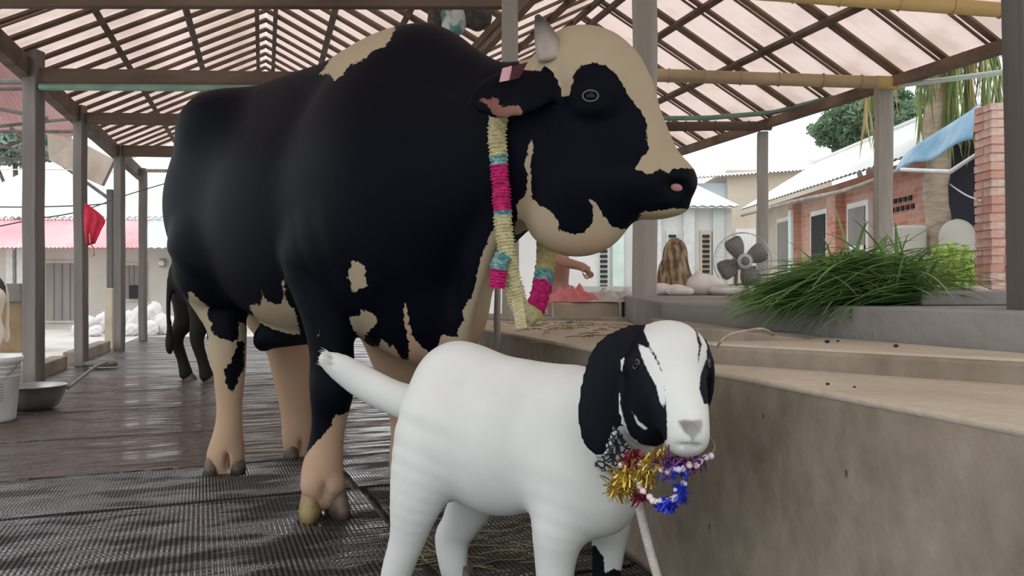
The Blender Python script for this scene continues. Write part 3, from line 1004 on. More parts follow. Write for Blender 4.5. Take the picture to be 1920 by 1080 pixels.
paint('b', [(680, 460), (740, 460), (757, 580), (760, 600), (766, 630), (767, 672), (754, 672), (738, 645), (732, 650), (717, 632), (708, 648), (695, 640), (684, 630), (690, 622), (706, 608), (706, 590), (690, 560)], ['leg_ff', 'brisket', 'body'])
paint('b', [(757, 560), (905, 460), (900, 500), (890, 540), (868, 578), (870, 596), (860, 614), (856, 630), (844, 628), (828, 624), (826, 640), (818, 655), (808, 660), (795, 650), (775, 630), (765, 600)], FR)
paint('w', [(757, 563), (764, 580), (767, 605), (772, 628), (790, 650), (810, 662), (825, 645), (828, 628), (845, 630), (858, 632), (862, 614), (870, 600), (868, 580), (887, 550), (895, 511), (907, 469), (925, 428), (940, 430), (930, 600), (900, 760), (700, 760), (690, 650), (708, 650),
           (717, 634), (732, 652), (738, 648), (754, 674), (768, 674), (766, 640), (758, 600)], FR, (0, 3.7))
skin = np.zeros(len(px))
zz = bl.vert[:, 2]
skin = np.where(np.isin(lab, ['leg_nf', 'leg_nh', 'leg_fh', 'leg_ff']), np.clip((.62 - zz) / .3, 0, .8), skin)
skin = np.where(np.isin(lab, ['leg_fh']), np.clip((.85 - zz) / .3, .1, .85), skin)
skin = np.where(np.isin(lab, ['leg_ff', 'brisket']), np.clip((.85 - zz) / .25, .0, .85), skin)
skin = np.where(np.isin(lab, ['head']), np.clip((py - 425) / 100, 0, .35), skin)
skin = np.where(lab == 'sheath', .6, skin)
ear_in = poly_sd(px, py, [(893, 187), (925, 184), (948, 189), (930, 194), (940, 200), (972, 197), (984, 207), (965, 226), (940, 227), (925, 212), (915, 197)])
isear = (lab == 'ear') & (bl.vert[:, 1] < 2.6) & (ear_in > 0)
f = np.where((lab == 'ear') & (bl.vert[:, 1] < 2.6), -ear_in, f)
skin = np.where((lab == 'ear'), 1.0, skin)
bull = thing('bull', 'huge black and white bull standing in profile wearing a paper garland', 'bull', tuple(BO))
bull_o = bl.build('body', M['bull'], BO, bull, {'patch': f * 2.7 / FPX, 'skin': skin, 'tint': np.where(lab == 'ear', np.clip(.95 - (px - 925) / 200, .55, .95), 0.0)})
wo = lambda o: setattr(o, 'location', -Vector(BO))      # parts given in world coordinates
# horns
for (a_, b_, c_) in ((P(1033, 110, 2.50), P(1024, 68, 2.475), P(1007, 29, 2.48)), (P(1038, 112, 2.74), P(1024, 84, 2.76), P(1016, 62, 2.77))):
    ts = np.linspace(0, 1, 12)
    pts = [(1 - t) ** 2 * a_ + 2 * t * (1 - t) * b_ + t * t * c_ for t in ts]
    o = MB().tube(pts, [.040 * (1 - .85 * t ** 2.2) + .002 for t in ts], 16).build('horn', M['hornb'], bull, True); wo(o)
# eyes
for (ex, ey) in ((1107, 180),):
    h_, nr = bl.hit(ex, ey)
    r_ = .021
    o = MB().ball(h_ + nr * -.012, r_, 20, 14).build('eye', M['eye'], bull, True); wo(o)
    rim_pts = []
    for k in range(25):
        g = 2 * math.pi * k / 24
        rim_pts.append(h_ + nr * .003 + Vector((math.cos(g) * .0235, 0, math.sin(g) * .0165)))
    MB().tube(rim_pts, .0026, 6, caps=False).build('eyelid', M['eyerim'], o, True)
o = MB().ball(P(1107, 180, 2.72), .021, 16, 12).build('eye', M['eye'], bull, True); wo(o)
h_, nr = bl.hit(1268, 350)
o = MB().ball(h_ + Vector((0.004, .004, -.002)), .025, 14, 10, (1.1, .5, .62)).build('nostril', M['pinkskin'], bull, True); wo(o)


def hoof(parent, c, Zt, L_, W_, hdir, mats, org):
    """a cloven hoof: two claws side by side and two dew claws, toes along hdir"""
    hv = Vector((hdir[0], hdir[1], 0)).normalized()
    sv = Vector((-hv.y, hv.x, 0))
    c = Vector(c)
    for i, sg in enumerate((-1, 1)):
        v, f_ = [], []
        n = 14
        lev = [(0, 1.0, 0), (.25, 1.0, .0), (.6, .88, -.02), (1.0, .72, -.05)]
        for (t, sc, back) in lev:
            for k in range(n):
                g = 2 * math.pi * k / n
                fx = math.cos(g)
                fy = math.sin(g)
                lx = fx * L_ * .5 * sc * (1.15 if fx > 0 else .85) + L_ * .12 * (1 - t) + back * L_
                ly = fy * W_ * .24 * sc + sg * W_ * (.27 - .05 * t)
                v.append(c + hv * lx + sv * (ly + sg * lx * .12) + Vector((0, 0, t * Zt)))
        for r in range(len(lev) - 1):
            for k in range(n):
                f_.append((r * n + k, r * n + (k + 1) % n, (r + 1) * n + (k + 1) % n, (r + 1) * n + k))
        f_ += [tuple(reversed(range(n))), tuple(range((len(lev) - 1) * n, len(lev) * n))]
        o = MB().add(v, f_).build('hoof_claw', M[mats[i]], parent, True); o.location = -Vector(org)
        o = MB().ball(c - hv * L_ * .42 + sv * sg * W_ * .26 + Vector((0, 0, Zt * 1.05)), W_ * .13, 10, 8, (1, 1, 1.2)).build('dew_claw', M['hoof'], parent, True); o.location = -Vector(org)


def foot(x, Y):
    p = P(x, 600, Y); p[2] = .018
    return p


hoof(bull, foot(606, 2.95), .135, .165, .175, (.35, -.93), ('hoofy', 'hoof'), BO)
hoof(bull, foot(423, 3.66), .11, .16, .175, (.25, -.95), ('hoof', 'hoof'), BO)
hoof(bull, foot(561, 3.99), .10, .15, .155, (.5, -.86), ('hoof', 'hoof'), BO)
hoof(bull, foot(768, 3.3), .12, .16, .165, (.5, -.86), ('hoof', 'hoof'), BO)
# ear tag
h_ = Vector(P(950, 139, 2.36))
o = MB().add([P(936, 154, 2.36), P(942, 128, 2.36), P(960, 123, 2.365), P(958, 150, 2.365), P(936, 154, 2.364), P(942, 128, 2.364), P(960, 123, 2.369), P(958, 150, 2.369)],
             [(0, 1, 2, 3), (7, 6, 5, 4), (0, 4, 5, 1), (1, 5, 6, 2), (2, 6, 7, 3), (3, 7, 4, 0)]).build('ear_tag', mat('pink_tag', (.62, .33, .36), None, .6), bull); wo(o)
o = MB().add([P(955, 151, 2.36), P(961, 124, 2.36), P(990, 116, 2.37), P(974, 146, 2.37), P(955, 151, 2.364), P(961, 124, 2.364), P(990, 116, 2.374), P(974, 146, 2.374)],
             [(0, 1, 2, 3), (7, 6, 5, 4), (0, 4, 5, 1), (1, 5, 6, 2), (2, 6, 7, 3), (3, 7, 4, 0)]).build('ear_flap', mat('dark_red_flap', (.05, .006, .01), None, .7), bull); wo(o)

# ------------------------------------------------------------------ the goat
gt = Body((-.62, 1.42, -.02), (.56, 2.5, .85), .0062)
ge = lambda x, y, Y, rx, rz, ry, k=.04, lab='body': gt.ell(P(x, y, Y), (rx * Y / FPX, ry, rz * Y / FPX), k, lab)
ge(862, 768, 2.16, 100, 116, .115)
gt.chain([P(860, 712, 2.16), P(960, 735, 2.1), P(1065, 750, 2.02)], [.086, .082, .08], .06)
ge(945, 830, 2.08, 140, 135, .145, .05)
ge(1075, 850, 2.0, 105, 140, .13, .05)
ge(1130, 905, 1.94, 72, 98, .10, .05)
gt.cone(P(1095, 800, 1.98), P(1185, 735, 1.86), .115, .085, .06, 'neck')
gt.cone(P(1120, 860, 1.95), P(1195, 790, 1.85), .11, .06, .06, 'neck')
# head: skull, face, muzzle
ge(1252, 668, 1.80, 76, 68, .09, .03, 'head')
gt.chain([P(1250, 690, 1.75), P(1262, 735, 1.70), P(1282, 790, 1.64), P(1287, 812, 1.625)], [.078, .068, .048, .043], .03, 'head')
ge(1218, 760, 1.76, 58, 78, .07, .03, 'head')
ge(1287, 828, 1.64, 34, 22, .035, .02, 'head')
ge(1190, 684, 1.745, 20, 18, .02, .025, 'head')
ge(1325, 684, 1.775, 14, 18, .02, .02, 'head')
gt.ell(P(1276, 797, 1.575), (.012, .012, .006), .006, 'head', sub=True)
gt.ell(P(1309, 795, 1.575), (.011, .012, .006), .006, 'head', sub=True)
gt.ell(P(1289, 836, 1.585), (.03, .012, .0035), .006, 'head', sub=True)
# ears
gt.chain([P(1190, 636, 1.79), P(1150, 672, 1.765), P(1128, 740, 1.74), P(1122, 805, 1.735), P(1122, 838, 1.735)], [.034, .05, .051, .042, .02], .02, 'ear', ((.25, -1, .15), .2))
gt.chain([P(1318, 648, 1.85), P(1330, 690, 1.86), P(1326, 740, 1.86), P(1321, 765, 1.86)], [.02, .022, .022, .01], .015, 'ear2', ((1, .3, 0), .35))
# tail
gt.chain([P(800, 765, 2.24), P(745, 748, 2.27), P(690, 722, 2.29), P(640, 690, 2.3), P(612, 674, 2.3)], [.055, .045, .044, .036, .020], .03, 'tail')
# legs
gt.chain([P(835, 800, 2.1), P(800, 880, 2.08), P(778, 950, 2.07), P(764, 1010, 2.08), P(742, 1080, 2.1), P(738, 1130, 2.1), P(738, 1150, 2.1)],
         [.125, .088, .06, .042, .035, .028, .03], .04, 'leg')
gt.chain([P(900, 880, 2.22), P(890, 930, 2.24), P(862, 985, 2.26), P(848, 1010, 2.27), P(850, 1060, 2.24), P(858, 1100, 2.24)],
         [.09, .068, .05, .046, .036, .03], .03, 'leg')
gt.chain([P(1075, 900, 1.95), P(1050, 985, 1.93), P(1042, 1040, 1.93), P(1040, 1100, 1.93), P(1038, 1170, 1.93), P(1038, 1190, 1.93)],
         [.09, .062, .046, .037, .03, .03], .05, 'leg')
gt.chain([P(1140, 930, 2.06), P(1142, 1010, 2.08), P(1138, 1060, 2.08), P(1135, 1120, 2.08), P(1135, 1150, 2.08)],
         [.07, .042, .034, .028, .03], .04, 'leg_far')
gt.surface(4)
lab, px, py, bl_save = gt.label, gt.px, gt.py, bl
f = np.full(len(px), -90.0)
bl = gt
HE = ['head', 'ear', 'ear2', 'neck']
Z7 = lambda pts: [(1060 + x / 3.6, 580 + y / 3.6) for x, y in pts]
f[lab == 'ear'] = 90
f[lab == 'ear2'] = 90
paint('b', Z7([(550, 80), (530, 150), (570, 240), (630, 350), (655, 420), (680, 600), (685, 740), (690, 870), (640, 930), (520, 915), (440, 860), (400, 760), (370, 640), (370, 520), (380, 430), (400, 330), (330, 300), (200, 340), (150, 400), (60, 420), (60, 250), (300, 120), (480, 60)]), ['head'])
paint('w', Z7([(490, 235), (560, 260), (600, 320), (640, 400), (665, 470), (675, 620), (660, 660), (635, 620), (615, 520), (560, 420), (510, 310)]), ['head'])
paint('w', Z7([(450, 690), (500, 760), (555, 800), (540, 820), (490, 780)]), ['head'])
paint('b', Z7([(790, 40), (850, 70), (900, 170), (920, 240), (905, 320), (893, 380), (900, 250), (880, 150), (820, 90)]), ['head'])
paint('b', Z7([(955, 200), (1010, 200), (1010, 640), (935, 640), (905, 540), (912, 440), (955, 330)]), ['head', 'ear2'])
paint('b', [(1095, 1030), (1115, 1022), (1132, 1045), (1136, 1100), (1134, 1200), (1095, 1200)], ['leg_far'])
paint('b', [(1130, 1078), (1150, 1066), (1180, 1076), (1180, 1200), (1130, 1200)], ['leg_far'])
skin = np.zeros(len(px))
nose = poly_sd(px, py, Z7([(755, 755), (800, 740), (860, 750), (920, 740), (930, 770), (915, 830), (880, 865), (870, 900), (855, 900), (845, 865), (800, 830)]))
skin = np.where(lab == 'head', np.clip(nose / 6 + .3, 0, .8), skin)
mouth = poly_sd(px, py, Z7([(800, 925), (850, 918), (905, 900), (915, 915), (860, 945), (810, 945)]))
skin = np.where(lab == 'head', np.maximum(skin, np.clip(mouth / 3 + .5, 0, .6)), skin)
GO = np.array([-.05, 2.05, 0])
goat = thing('goat', 'white goat with black ears and black face patches, head turned to the viewer', 'goat', tuple(GO))
gt.build('body', M['goat'], GO, goat, {'patch': f * 1.75 / FPX, 'skin': skin})
bl = bl_save
wg = lambda o: setattr(o, 'location', -Vector(GO))
for (ex, ey, r_) in ((1194, 683, .0125), (1328, 681, .011)):
    h_, nr = gt.hit(ex, ey)
    if h_ is None:
        continue
    o = MB().ball(h_ - nr * .006, r_, 18, 12).build('eye', M['eye'], goat, True); wg(o)
    ring = [h_ + nr * .0022 + (Vector((math.cos(g), 0, math.sin(g) * .75)) - nr * nr.dot(Vector((math.cos(g), 0, math.sin(g) * .75)))) * r_ * 1.02 for g in np.linspace(0, 2 * math.pi, 21)]
    MB().tube(ring, .0016, 6, caps=False).build('eyelid', M['eyerim'], o, True)
mb = MB()
for _ in range(420):
    t0_ = random.random()
    c_ = P(690 - 70 * t0_, 722 - 44 * t0_, 2.29)
    r_ = .036 * (1 - .35 * t0_)
    a_ = random.uniform(0, 2 * math.pi)
    p0 = Vector(c_) + Vector((.25 * math.cos(a_), math.sin(a_), .9 * math.cos(a_))) * r_ * .9
    d_ = Vector((-1, random.uniform(-.12, .12), .6 + random.uniform(-.18, .18))).normalized()
    ln_ = random.uniform(.025, .045)
    mb.tube([p0, p0 + d_ * ln_ * .6, p0 + d_ * ln_ + Vector((0, 0, -.004))], [.0013, .0010, .0003], 3)
o = mb.build('tail_hair', mat('goat_hair', (.8, .79, .74), (.7, .68, .6), .8, 20), goat, True); wg(o); o['kind'] = 'stuff'
for (c_, hd_) in ((P(738, 1150, 2.1), (1, -.2)), (P(860, 1100, 2.24), (1, -.2)), (P(1038, 1190, 1.93), (1, -.3)), (P(1136, 1150, 2.08), (1, -.3))):
    c_ = np.array(c_); c_[2] = .018
    hoof(goat, c_, .06, .075, .06, hd_, ('hoof', 'hoof'), GO)

# ------------------------------------------------------------------ garland on the bull
M['pet_y'] = mat('paper_yellow', (0.72, 0.62, 0.22), (0.86, 0.80, 0.42), .85, 60, bump=.8, bscale=150, trans=.15)
M['pet_c'] = mat('paper_cream', (0.74, 0.66, 0.33), (0.85, 0.80, 0.52), .85, 60, bump=.8, bscale=150, trans=.15)
M['pet_t'] = mat('paper_teal', (0.05, 0.33, 0.36), (0.45, 0.62, 0.60), .8, 70, bump=.8, bscale=150)
M['pet_p'] = mat('paper_magenta', (0.62, 0.01, 0.16), (0.80, 0.04, 0.27), .8, 60, bump=.8, bscale=150, trans=.1)


def spline(pts, n):
    pts = [np.array(p, float) for p in pts]
    pts = [2 * pts[0] - pts[1]] + pts + [2 * pts[-1] - pts[-2]]
    out = []
    m = len(pts) - 3
    for i in range(n + 1):
        t = i / n * m
        k = min(int(t), m - 1)
        u = t - k
        a, b, c, d = pts[k:k + 4]
        out.append(.5 * ((2 * b) + (c - a) * u + (2 * a - 5 * b + 4 * c - d) * u * u + (3 * b - a - 3 * c + d) * u ** 3))
    return out


def frill(path, r):
    """ruffled paper tube: rings of uneven radius, petals pointing out"""
    mb = MB()
    rad = [r * (1.06 if i % 2 else .84) for i in range(len(path))]
    mb.tube(path, rad, 16, True, .13)
    return mb


gl = thing('paper_garland', 'yellow, teal and magenta paper garland hanging from the bull neck', 'garland', (0, 2.55, 1.0))
gorg = Vector((0, 2.55, 1.0))


def band(path, a, b, name, m_, r=.029):
    n = len(path)
    seg = path[int(a * (n - 1)):int(b * (n - 1)) + 2]
    o = frill(seg, r).build(name, M[m_], gl)
    o.location = -gorg
    return o


def surf_y(x, y, dflt, off):
    h_, _ = bl.hit(x, y)
    return min(dflt, h_.y - off) if h_ is not None else dflt


near = [P(966, 158, 2.47), P(952, 180, 2.46), P(938, 205, surf_y(925, 240, 2.50, .03)), P(932, 245, surf_y(932, 245, 2.5, .03)), P(935, 300, surf_y(935, 300, 2.5, .03)), P(939, 350, surf_y(939, 350, 2.5, .03)),
        P(942, 400, surf_y(942, 400, 2.5, .03)), P(947, 450, 2.50), P(955, 500, 2.50), P(966, 548, 2.51), P(979, 583, 2.53), P(990, 592, 2.56)]
path = spline(near, 170)
yy = [540 - (p[2] - CAM_H) / p[1] * FPX for p in path]


def upto(y):
    return min(range(len(yy)), key=lambda i: abs(yy[i] - y)) / (len(yy) - 1)


cuts = [(150, 290, 'yellow_band', 'pet_c'), (290, 308, 'teal_band', 'pet_t'), (308, 393, 'magenta_band', 'pet_p'), (393, 404, 'teal_band', 'pet_t'), (404, 595, 'yellow_band', 'pet_c')]
for (a_, b_, nm, m_) in cuts:
    band(path, upto(a_), upto(b_), nm, m_)
far = spline([P(985, 594, 2.58), P(1000, 585, 2.62), P(1013, 550, 2.67), P(1020, 515, 2.72), P(1024, 480, 2.77), P(1022, 440, 2.84), P(1010, 380, 2.92), P(1000, 300, 2.98), P(990, 200, 2.95), P(985, 130, 2.9)], 190)
yf = [540 - (p[2] - CAM_H) / p[1] * FPX for p in far]
ff_ = lambda y: min(range(len(yf)), key=lambda i: abs(yf[i] - y)) / (len(yf) - 1)
for (a_, b_, nm, m_) in ((600, 588, 'yellow_band', 'pet_y'), (588, 532, 'magenta_band', 'pet_p'), (532, 512, 'teal_band', 'pet_t'), (512, 455, 'yellow_band', 'pet_y'), (455, 380, 'teal_band', 'pet_t'), (380, 130, 'magenta_band', 'pet_p')):
    band(far, ff_(a_), ff_(b_), nm, m_, .031)
end = spline([P(945, 478, 2.465), P(937, 495, 2.46), P(934, 515, 2.46), P(932, 540, 2.462)], 26)
band(end, 0, .5, 'teal_band', 'pet_t', .027)
band(end, .5, 1.0, 'magenta_band', 'pet_p', .027)
o = MB().box((0, 0, 0), (.035, .006, .10)).build('paper_tag', M['pet_c'], gl)
o.location = Vector(P(973, 585, 2.49)) - gorg; o.rotation_euler = (0, -.15, 0)

st = MB().tube([Vector((0, 0, 0)), Vector((.004, 0, .35)), Vector((-.008, .01, .7)), Vector((.0, .0, 1.02))], [.016, .015, .017, .014], 8).build('wooden_stake', M['post'], smooth=True)
st.location = (P(935, 600, 3.68)[0], 3.68, 0)
tag(st, 'thin grey wooden stake standing below the garland by the trough edge', 'stake')

# ------------------------------------------------------------------ goat: scarf, beads, lead
M['scarf'], _nt, N, L, b = new_mat('checked_scarf')
tc = N.new('ShaderNodeTexCoord')
mp = N.new('ShaderNodeMapping'); mp.inputs['Rotation'].default_value = (0.3, .75, .2); mp.inputs['Scale'].default_value = (1, .001, 1)
vo = N.new('ShaderNodeTexVoronoi'); vo.feature = 'DISTANCE_TO_EDGE'; vo.inputs['Scale'].default_value = 70
L.new(tc.outputs['Object'], mp.inputs[0]); L.new(mp.outputs[0], vo.inputs['Vector'])
mr = N.new('ShaderNodeMapRange'); mr.inputs[1].default_value = .12; mr.inputs[2].default_value = .2
L.new(vo.outputs['Distance'], mr.inputs[0])
mx = N.new('ShaderNodeMix'); mx.data_type = 'RGBA'; mx.inputs[6].default_value = (.03, .035, .04, 1); mx.inputs[7].default_value = (.55, .58, .58, 1)
L.new(mr.outputs[0], mx.inputs[0]); L.new(mx.outputs[2], b.inputs['Base Color']); b.inputs['Roughness'].default_value = .9
poly = [(1150, 795), (1166, 812), (1178, 832), (1196, 848), (1200, 868), (1185, 884), (1160, 892), (1142, 886), (1112, 873), (1132, 852), (1138, 830)]
vv, ff, idm = [], [], {}
xs, ys = np.arange(1108, 1206, 4.0), np.arange(790, 898, 4.0)
for i, x in enumerate(xs):
    for j, y in enumerate(ys):
        if poly_sd(np.array([x]), np.array([y]), poly)[0] > -2:
            h_, nr = gt.hit(x, y)
            if h_ is not None and h_.y < 2.0:
                Yd = max(h_.y, 1.745) - .012
                idm[i, j] = len(vv)
                vv.append(P(x, y, Yd))
for (i, j), q in idm.items():
    if (i + 1, j) in idm and (i, j + 1) in idm and (i + 1, j + 1) in idm:
        ff.append((q, idm[i + 1, j], idm[i + 1, j + 1], idm[i, j + 1]))
o = MB().add(vv, ff).build('scarf', M['scarf'], smooth=True)
md = o.modifiers.new('cloth', 'SOLIDIFY'); md.thickness = .006
sc_o = np.mean(vv, 0)
for v_ in o.data.vertices:
    v_.co -= Vector(sc_o)
o.location = sc_o
tag(o, 'black and white checked scarf tied around the goat neck', 'scarf')

M['pearl'] = mat('pearl_bead', (0.78, 0.60, 0.60), (0.86, 0.78, 0.76), .18, 40, spec=.6)
M['pearlb'] = mat('blue_bead', (0.45, 0.48, 0.78), (0.80, 0.80, 0.92), .18, 40, spec=.6)
M['gold'] = mat('gold_tinsel', (0.55, 0.36, 0.05), (0.72, 0.55, 0.14), .3, 50, metal=.7)
M['blue'] = mat('blue_tinsel', (0.01, 0.02, 0.40), (0.04, 0.08, 0.70), .3, 50, metal=.4)
M['mag'] = mat('purple_tinsel', (0.16, 0.02, 0.13), (0.10, 0.03, 0.20), .35, 50, metal=.4)
M['dred'] = mat('dark_red_tinsel', (0.16, 0.01, 0.03), (0.26, 0.02, 0.05), .4, 50, metal=.3)
nk = thing('bead_necklace', 'pink and white bead necklace with gold and blue tinsel under the goat chin', 'necklace', (.25, 1.7, .45))
nko = Vector((.25, 1.7, .45))
Z4 = lambda x, y, Y: P(1100 + x / 3.6, 780 + y / 3.6, Y)
bead = MB().ball((0, 0, 0), 1.0, 12, 8).mesh('bead', M['pearl'], True)
beadb = MB().ball((0, 0, 0), 1.0, 12, 8).mesh('bead', M['pearlb'], True)
strA = [(235, 330, 1.70), (285, 320, 1.675), (330, 312, 1.66), (365, 322, 1.65), (400, 335, 1.645), (275, 385, 1.68), (300, 410, 1.67), (330, 440, 1.66), (355, 470, 1.655), (380, 508, 1.65), (425, 548, 1.645), (445, 572, 1.64), (470, 582, 1.64), (502, 574, 1.64), (540, 578, 1.64), (575, 565, 1.64), (597, 552, 1.64), (618, 545, 1.64)]
strB = [(470, 345, 1.64), (505, 360, 1.63), (543, 374, 1.625), (580, 355, 1.62), (618, 362, 1.62), (655, 355, 1.62), (692, 332, 1.62), (740, 332, 1.625), (765, 305, 1.63), (800, 283, 1.64), (838, 270, 1.65), (650, 450, 1.64), (600, 498, 1.64), (664, 458, 1.64)]
cg = []
for i, (x, y, Y) in enumerate(strA + strB):
    blue = 3.2 < (x - 400) / 60 < 4.4 or (x, y) in ((502, 574), (580, 355), (618, 362), (838, 270), (650, 450), (600, 498), (664, 458))
    o = bpy.data.objects.new('bead', beadb if blue else bead)
    r_ = .0075 if i < len(strA) + 11 else .005
    o.location = Vector(Z4(x, y, Y)) - nko
    o.scale = (r_, r_, r_)
    link(o, nk)
for nm, seq in (('string', strA[5:]), ('string', strB[:11]), ('string', [strA[0], strA[2], strA[4], strB[0]])):
    o = MB().tube(spline([Z4(*q) for q in seq], 40), .0015, 6).build(nm, M['rope'], nk); o.location = -nko
# the loop closes round the back of the neck
loop = spline([Z4(838, 270, 1.65), P(1338, 830, 1.78), P(1300, 790, 1.98), P(1200, 740, 2.03), P(1110, 790, 2.0), P(1105, 840, 1.86), P(1150, 875, 1.78), Z4(235, 330, 1.70)], 60)
o = MB().tube(loop, .0018, 6).build('string', M['rope'], nk); o.location = -nko


def tinsel(cx, cy, Y, rx, ry, n, m_, ln=.03):
    mb = MB()
    for _ in range(n):
        a_ = random.uniform(0, 2 * math.pi)
        q = math.sqrt(random.random())
        p = Vector(Z4(cx + rx * q * math.cos(a_), cy + ry * q * math.sin(a_), Y + random.uniform(-.02, .02)))
        d = Vector((random.gauss(0, 1), random.gauss(0, .6), random.gauss(-.3, 1))).normalized() * ln * random.uniform(.5, 1)
        w = d.cross(Vector((random.random(), random.random(), random.random()))).normalized() * .0016
        mb.add([p - w, p + w, p + d + w, p + d - w], [(0, 1, 2, 3)])
    o = mb.build('tinsel', M[m_], nk); o.location = -nko
    o['kind'] = 'stuff'


tinsel(330, 400, 1.665, 110, 75, 330, 'gold', .032)
tinsel(230, 470, 1.69, 70, 60, 160, 'gold', .035)
tinsel(470, 310, 1.645, 90, 35, 180, 'gold', .03)
tinsel(310, 290, 1.665, 60, 40, 200, 'dred', .02)
tinsel(540, 600, 1.64, 55, 35, 260, 'blue', .016)
tinsel(640, 520, 1.64, 25, 70, 120, 'blue', .016)
tinsel(640, 310, 1.63, 190, 35, 140, 'mag', .03)
tinsel(590, 380, 1.63, 110, 40, 90, 'blue', .016)
tinsel(360, 550, 1.66, 60, 25, 70, 'dred', .022)

rp = spline([P(1196, 935, 1.76), P(1203, 970, 1.75), P(1218, 1030, 1.72), P(1234, 1085, 1.69), P(1262, 1180, 1.62)], 60)
o = MB().tube([p - rp[0] for p in rp], .0098, 10).build('lead_rope', mat('cotton_lead', (.42, .38, .34), (.52, .48, .43), .95, 60, bump=.4, bscale=150), smooth=True)
o.location = rp[0]
tag(o, 'pale cotton lead rope hanging from the goat collar', 'rope')

# ------------------------------------------------------------------ loose hay on the floor and the trough ledge
M['hay'] = mat('hay', (0.20, 0.18, 0.09), (0.32, 0.29, 0.16), .9, 30)


def straws(name, label, spots, n, zf, ln=(.06, .2), m_='hay', r=.0022, lift=.01):
    mb = MB()
    for _ in range(n):
        (cx, cy, sx, sy) = random.choice(spots)
        x, y = random.gauss(cx, sx), random.gauss(cy, sy)
        a_ = random.uniform(0, math.pi)
        l_ = random.uniform(*ln)
        z0 = zf + random.uniform(.003, lift)
        d = Vector((math.cos(a_), math.sin(a_), 0)) * l_ / 2
        bend = Vector((-d.y, d.x, 0)) * random.uniform(-.3, .3)
        mb.tube([Vector((x, y, z0)) - d, Vector((x, y, z0 + random.uniform(0, lift))) + bend, Vector((x, y, z0)) + d], r, 4)
    return tag(mb.build(name, M[m_]), label, 'hay', kind='stuff')


straws('loose_hay', 'loose hay scattered on the mat behind the goat legs', [(-.12, 2.75, .16, .13), (-.0, 2.55, .12, .1), (-.25, 2.45, .1, .1)], 70, .018, r=.0014)
straws('hay_crumbs', 'hay crumbs strewn on the trough ledge behind the goat head', [(.25, 3.9, .15, .5), (.3, 4.6, .25, .35)], 80, .641, (.03, .12), lift=.006)
# dung crumbs on the ledge
DL = {1551: 'larger dark crumb on the upper cement step, second from the left', 1680: 'dark crumb on the upper cement step nearest the right edge', 1552: 'dark crumb on the lower trough ledge, left of its pair',
      1602: 'smaller dark crumb on the lower trough ledge, right of its pair', 1571: 'tiny crumb on the upper cement step beside the larger one'}
for (x, y, Y, s_) in ((1551, 643, 2.29, 5), (1680, 651, 2.15, 5), (1552, 722, 1.74, 4), (1602, 727, 1.69, 3), (1571, 641, 2.35, 3)):
    zt = .697 if y < 700 else .641
    Yt = (CAM_H - zt) * FPX / (y - 540)
    o = MB().ball((0, 0, 0), s_ * Yt / FPX, 9, 6, (1, .8, .6)).build('dung_crumb', mat('dung', (.03, .022, .016), None, .9), smooth=True)
    p = P(x, y, Yt); o.location = (p[0], p[1], zt + s_ * Yt / FPX * .55)
    tag(o, DL[x], 'dung', 'dung crumbs on the ledge')
rp = []
for (x, y, zz_) in ((1345, 651, .70), (1352, 640, .72), (1370, 627, .745), (1400, 620, .748), (1430, 617, .748), (1450, 626, .715)):
    Yt = (CAM_H - zz_) * FPX / (y - 540)
    rp.append(P(x, y, min(max(Yt, 2.0), 2.55)))
rp = spline(rp, 40)
o = MB().tube([p - rp[0] for p in rp], .0035, 8).build('thin_rope', M['rope'], smooth=True); o.location = rp[0]
tag(o, 'thin brown rope lying across the basin rim of the trough', 'rope')

# ------------------------------------------------------------------ platform things
PZ = .795
# cut grass
M['grass'] = mat('cut_grass', (0.09, 0.20, 0.055), (0.21, 0.37, 0.12), .6, 9, trans=.25)
M['grass2'] = mat('cut_grass_pale', (0.20, 0.36, 0.11), (0.38, 0.52, 0.22), .6, 9, trans=.25)


def blade(mb, p0, d, ln, w, droop, seg=6):
    side = d.cross(Vector((0, 0, 1))).normalized()
    pts = []
    for i in range(seg + 1):
        t = i / seg
        pts.append(p0 + d * (ln * t) + Vector((0, 0, -droop * t * t)))
    v, f_ = [], []
    for i, p in enumerate(pts):
        t = i / seg
        ww = w * (1 - t) ** .6 * .5 + .0004
        v += [p - side * ww, p + Vector((0, 0, -ww * .5)), p + side * ww]
    for i in range(seg):
        a_ = i * 3
        f_ += [(a_, a_ + 1, a_ + 4, a_ + 3), (a_ + 1, a_ + 2, a_ + 5, a_ + 4)]
    mb.add(v, f_)


gh = thing('cut_grass_heap', 'heap of long green cut grass drooping over the cement platform edge', 'grass', (1.1, 2.9, PZ))
gh['kind'] = 'stuff'
for gi, (nb, m_) in enumerate(((1500, 'grass'), (800, 'grass2'))):
    mb = MB()
    for _ in range(nb):
        u = random.random()
        x = random.uniform(1495, 1742)
        Yb = random.uniform(2.45, 3.1)
        top = 1 - abs((x - 1640) / 175) ** 2
        zt = PZ + .012 + max(0, top) * .155 * random.random()
        p = P(x, 540, Yb); p[2] = zt
        if random.random() < .74:
            d = Vector((-1, random.uniform(-.5, .2), random.uniform(-.1, .16))).normalized()
        else:
            d = Vector((random.uniform(-.2, 1), random.uniform(-.5, .5), random.uniform(.0, .28))).normalized()
        ln = random.uniform(.14, .32)
        q = Vector(p)
        dr = random.uniform(.02, .12)
        en = q + d * ln
        over = (en.y < 2.6 and en.x < 1.0) or en.x < .75
        if not over:
            dr = min(dr, max(0, en.z - PZ - .01))
        blade(mb, q, d, ln, random.uniform(.007, .016), dr)
    o = mb.build('grass_blades', M[m_], gh, True); o.location = -Vector((1.1, 2.9, PZ))
    o['kind'] = 'stuff'

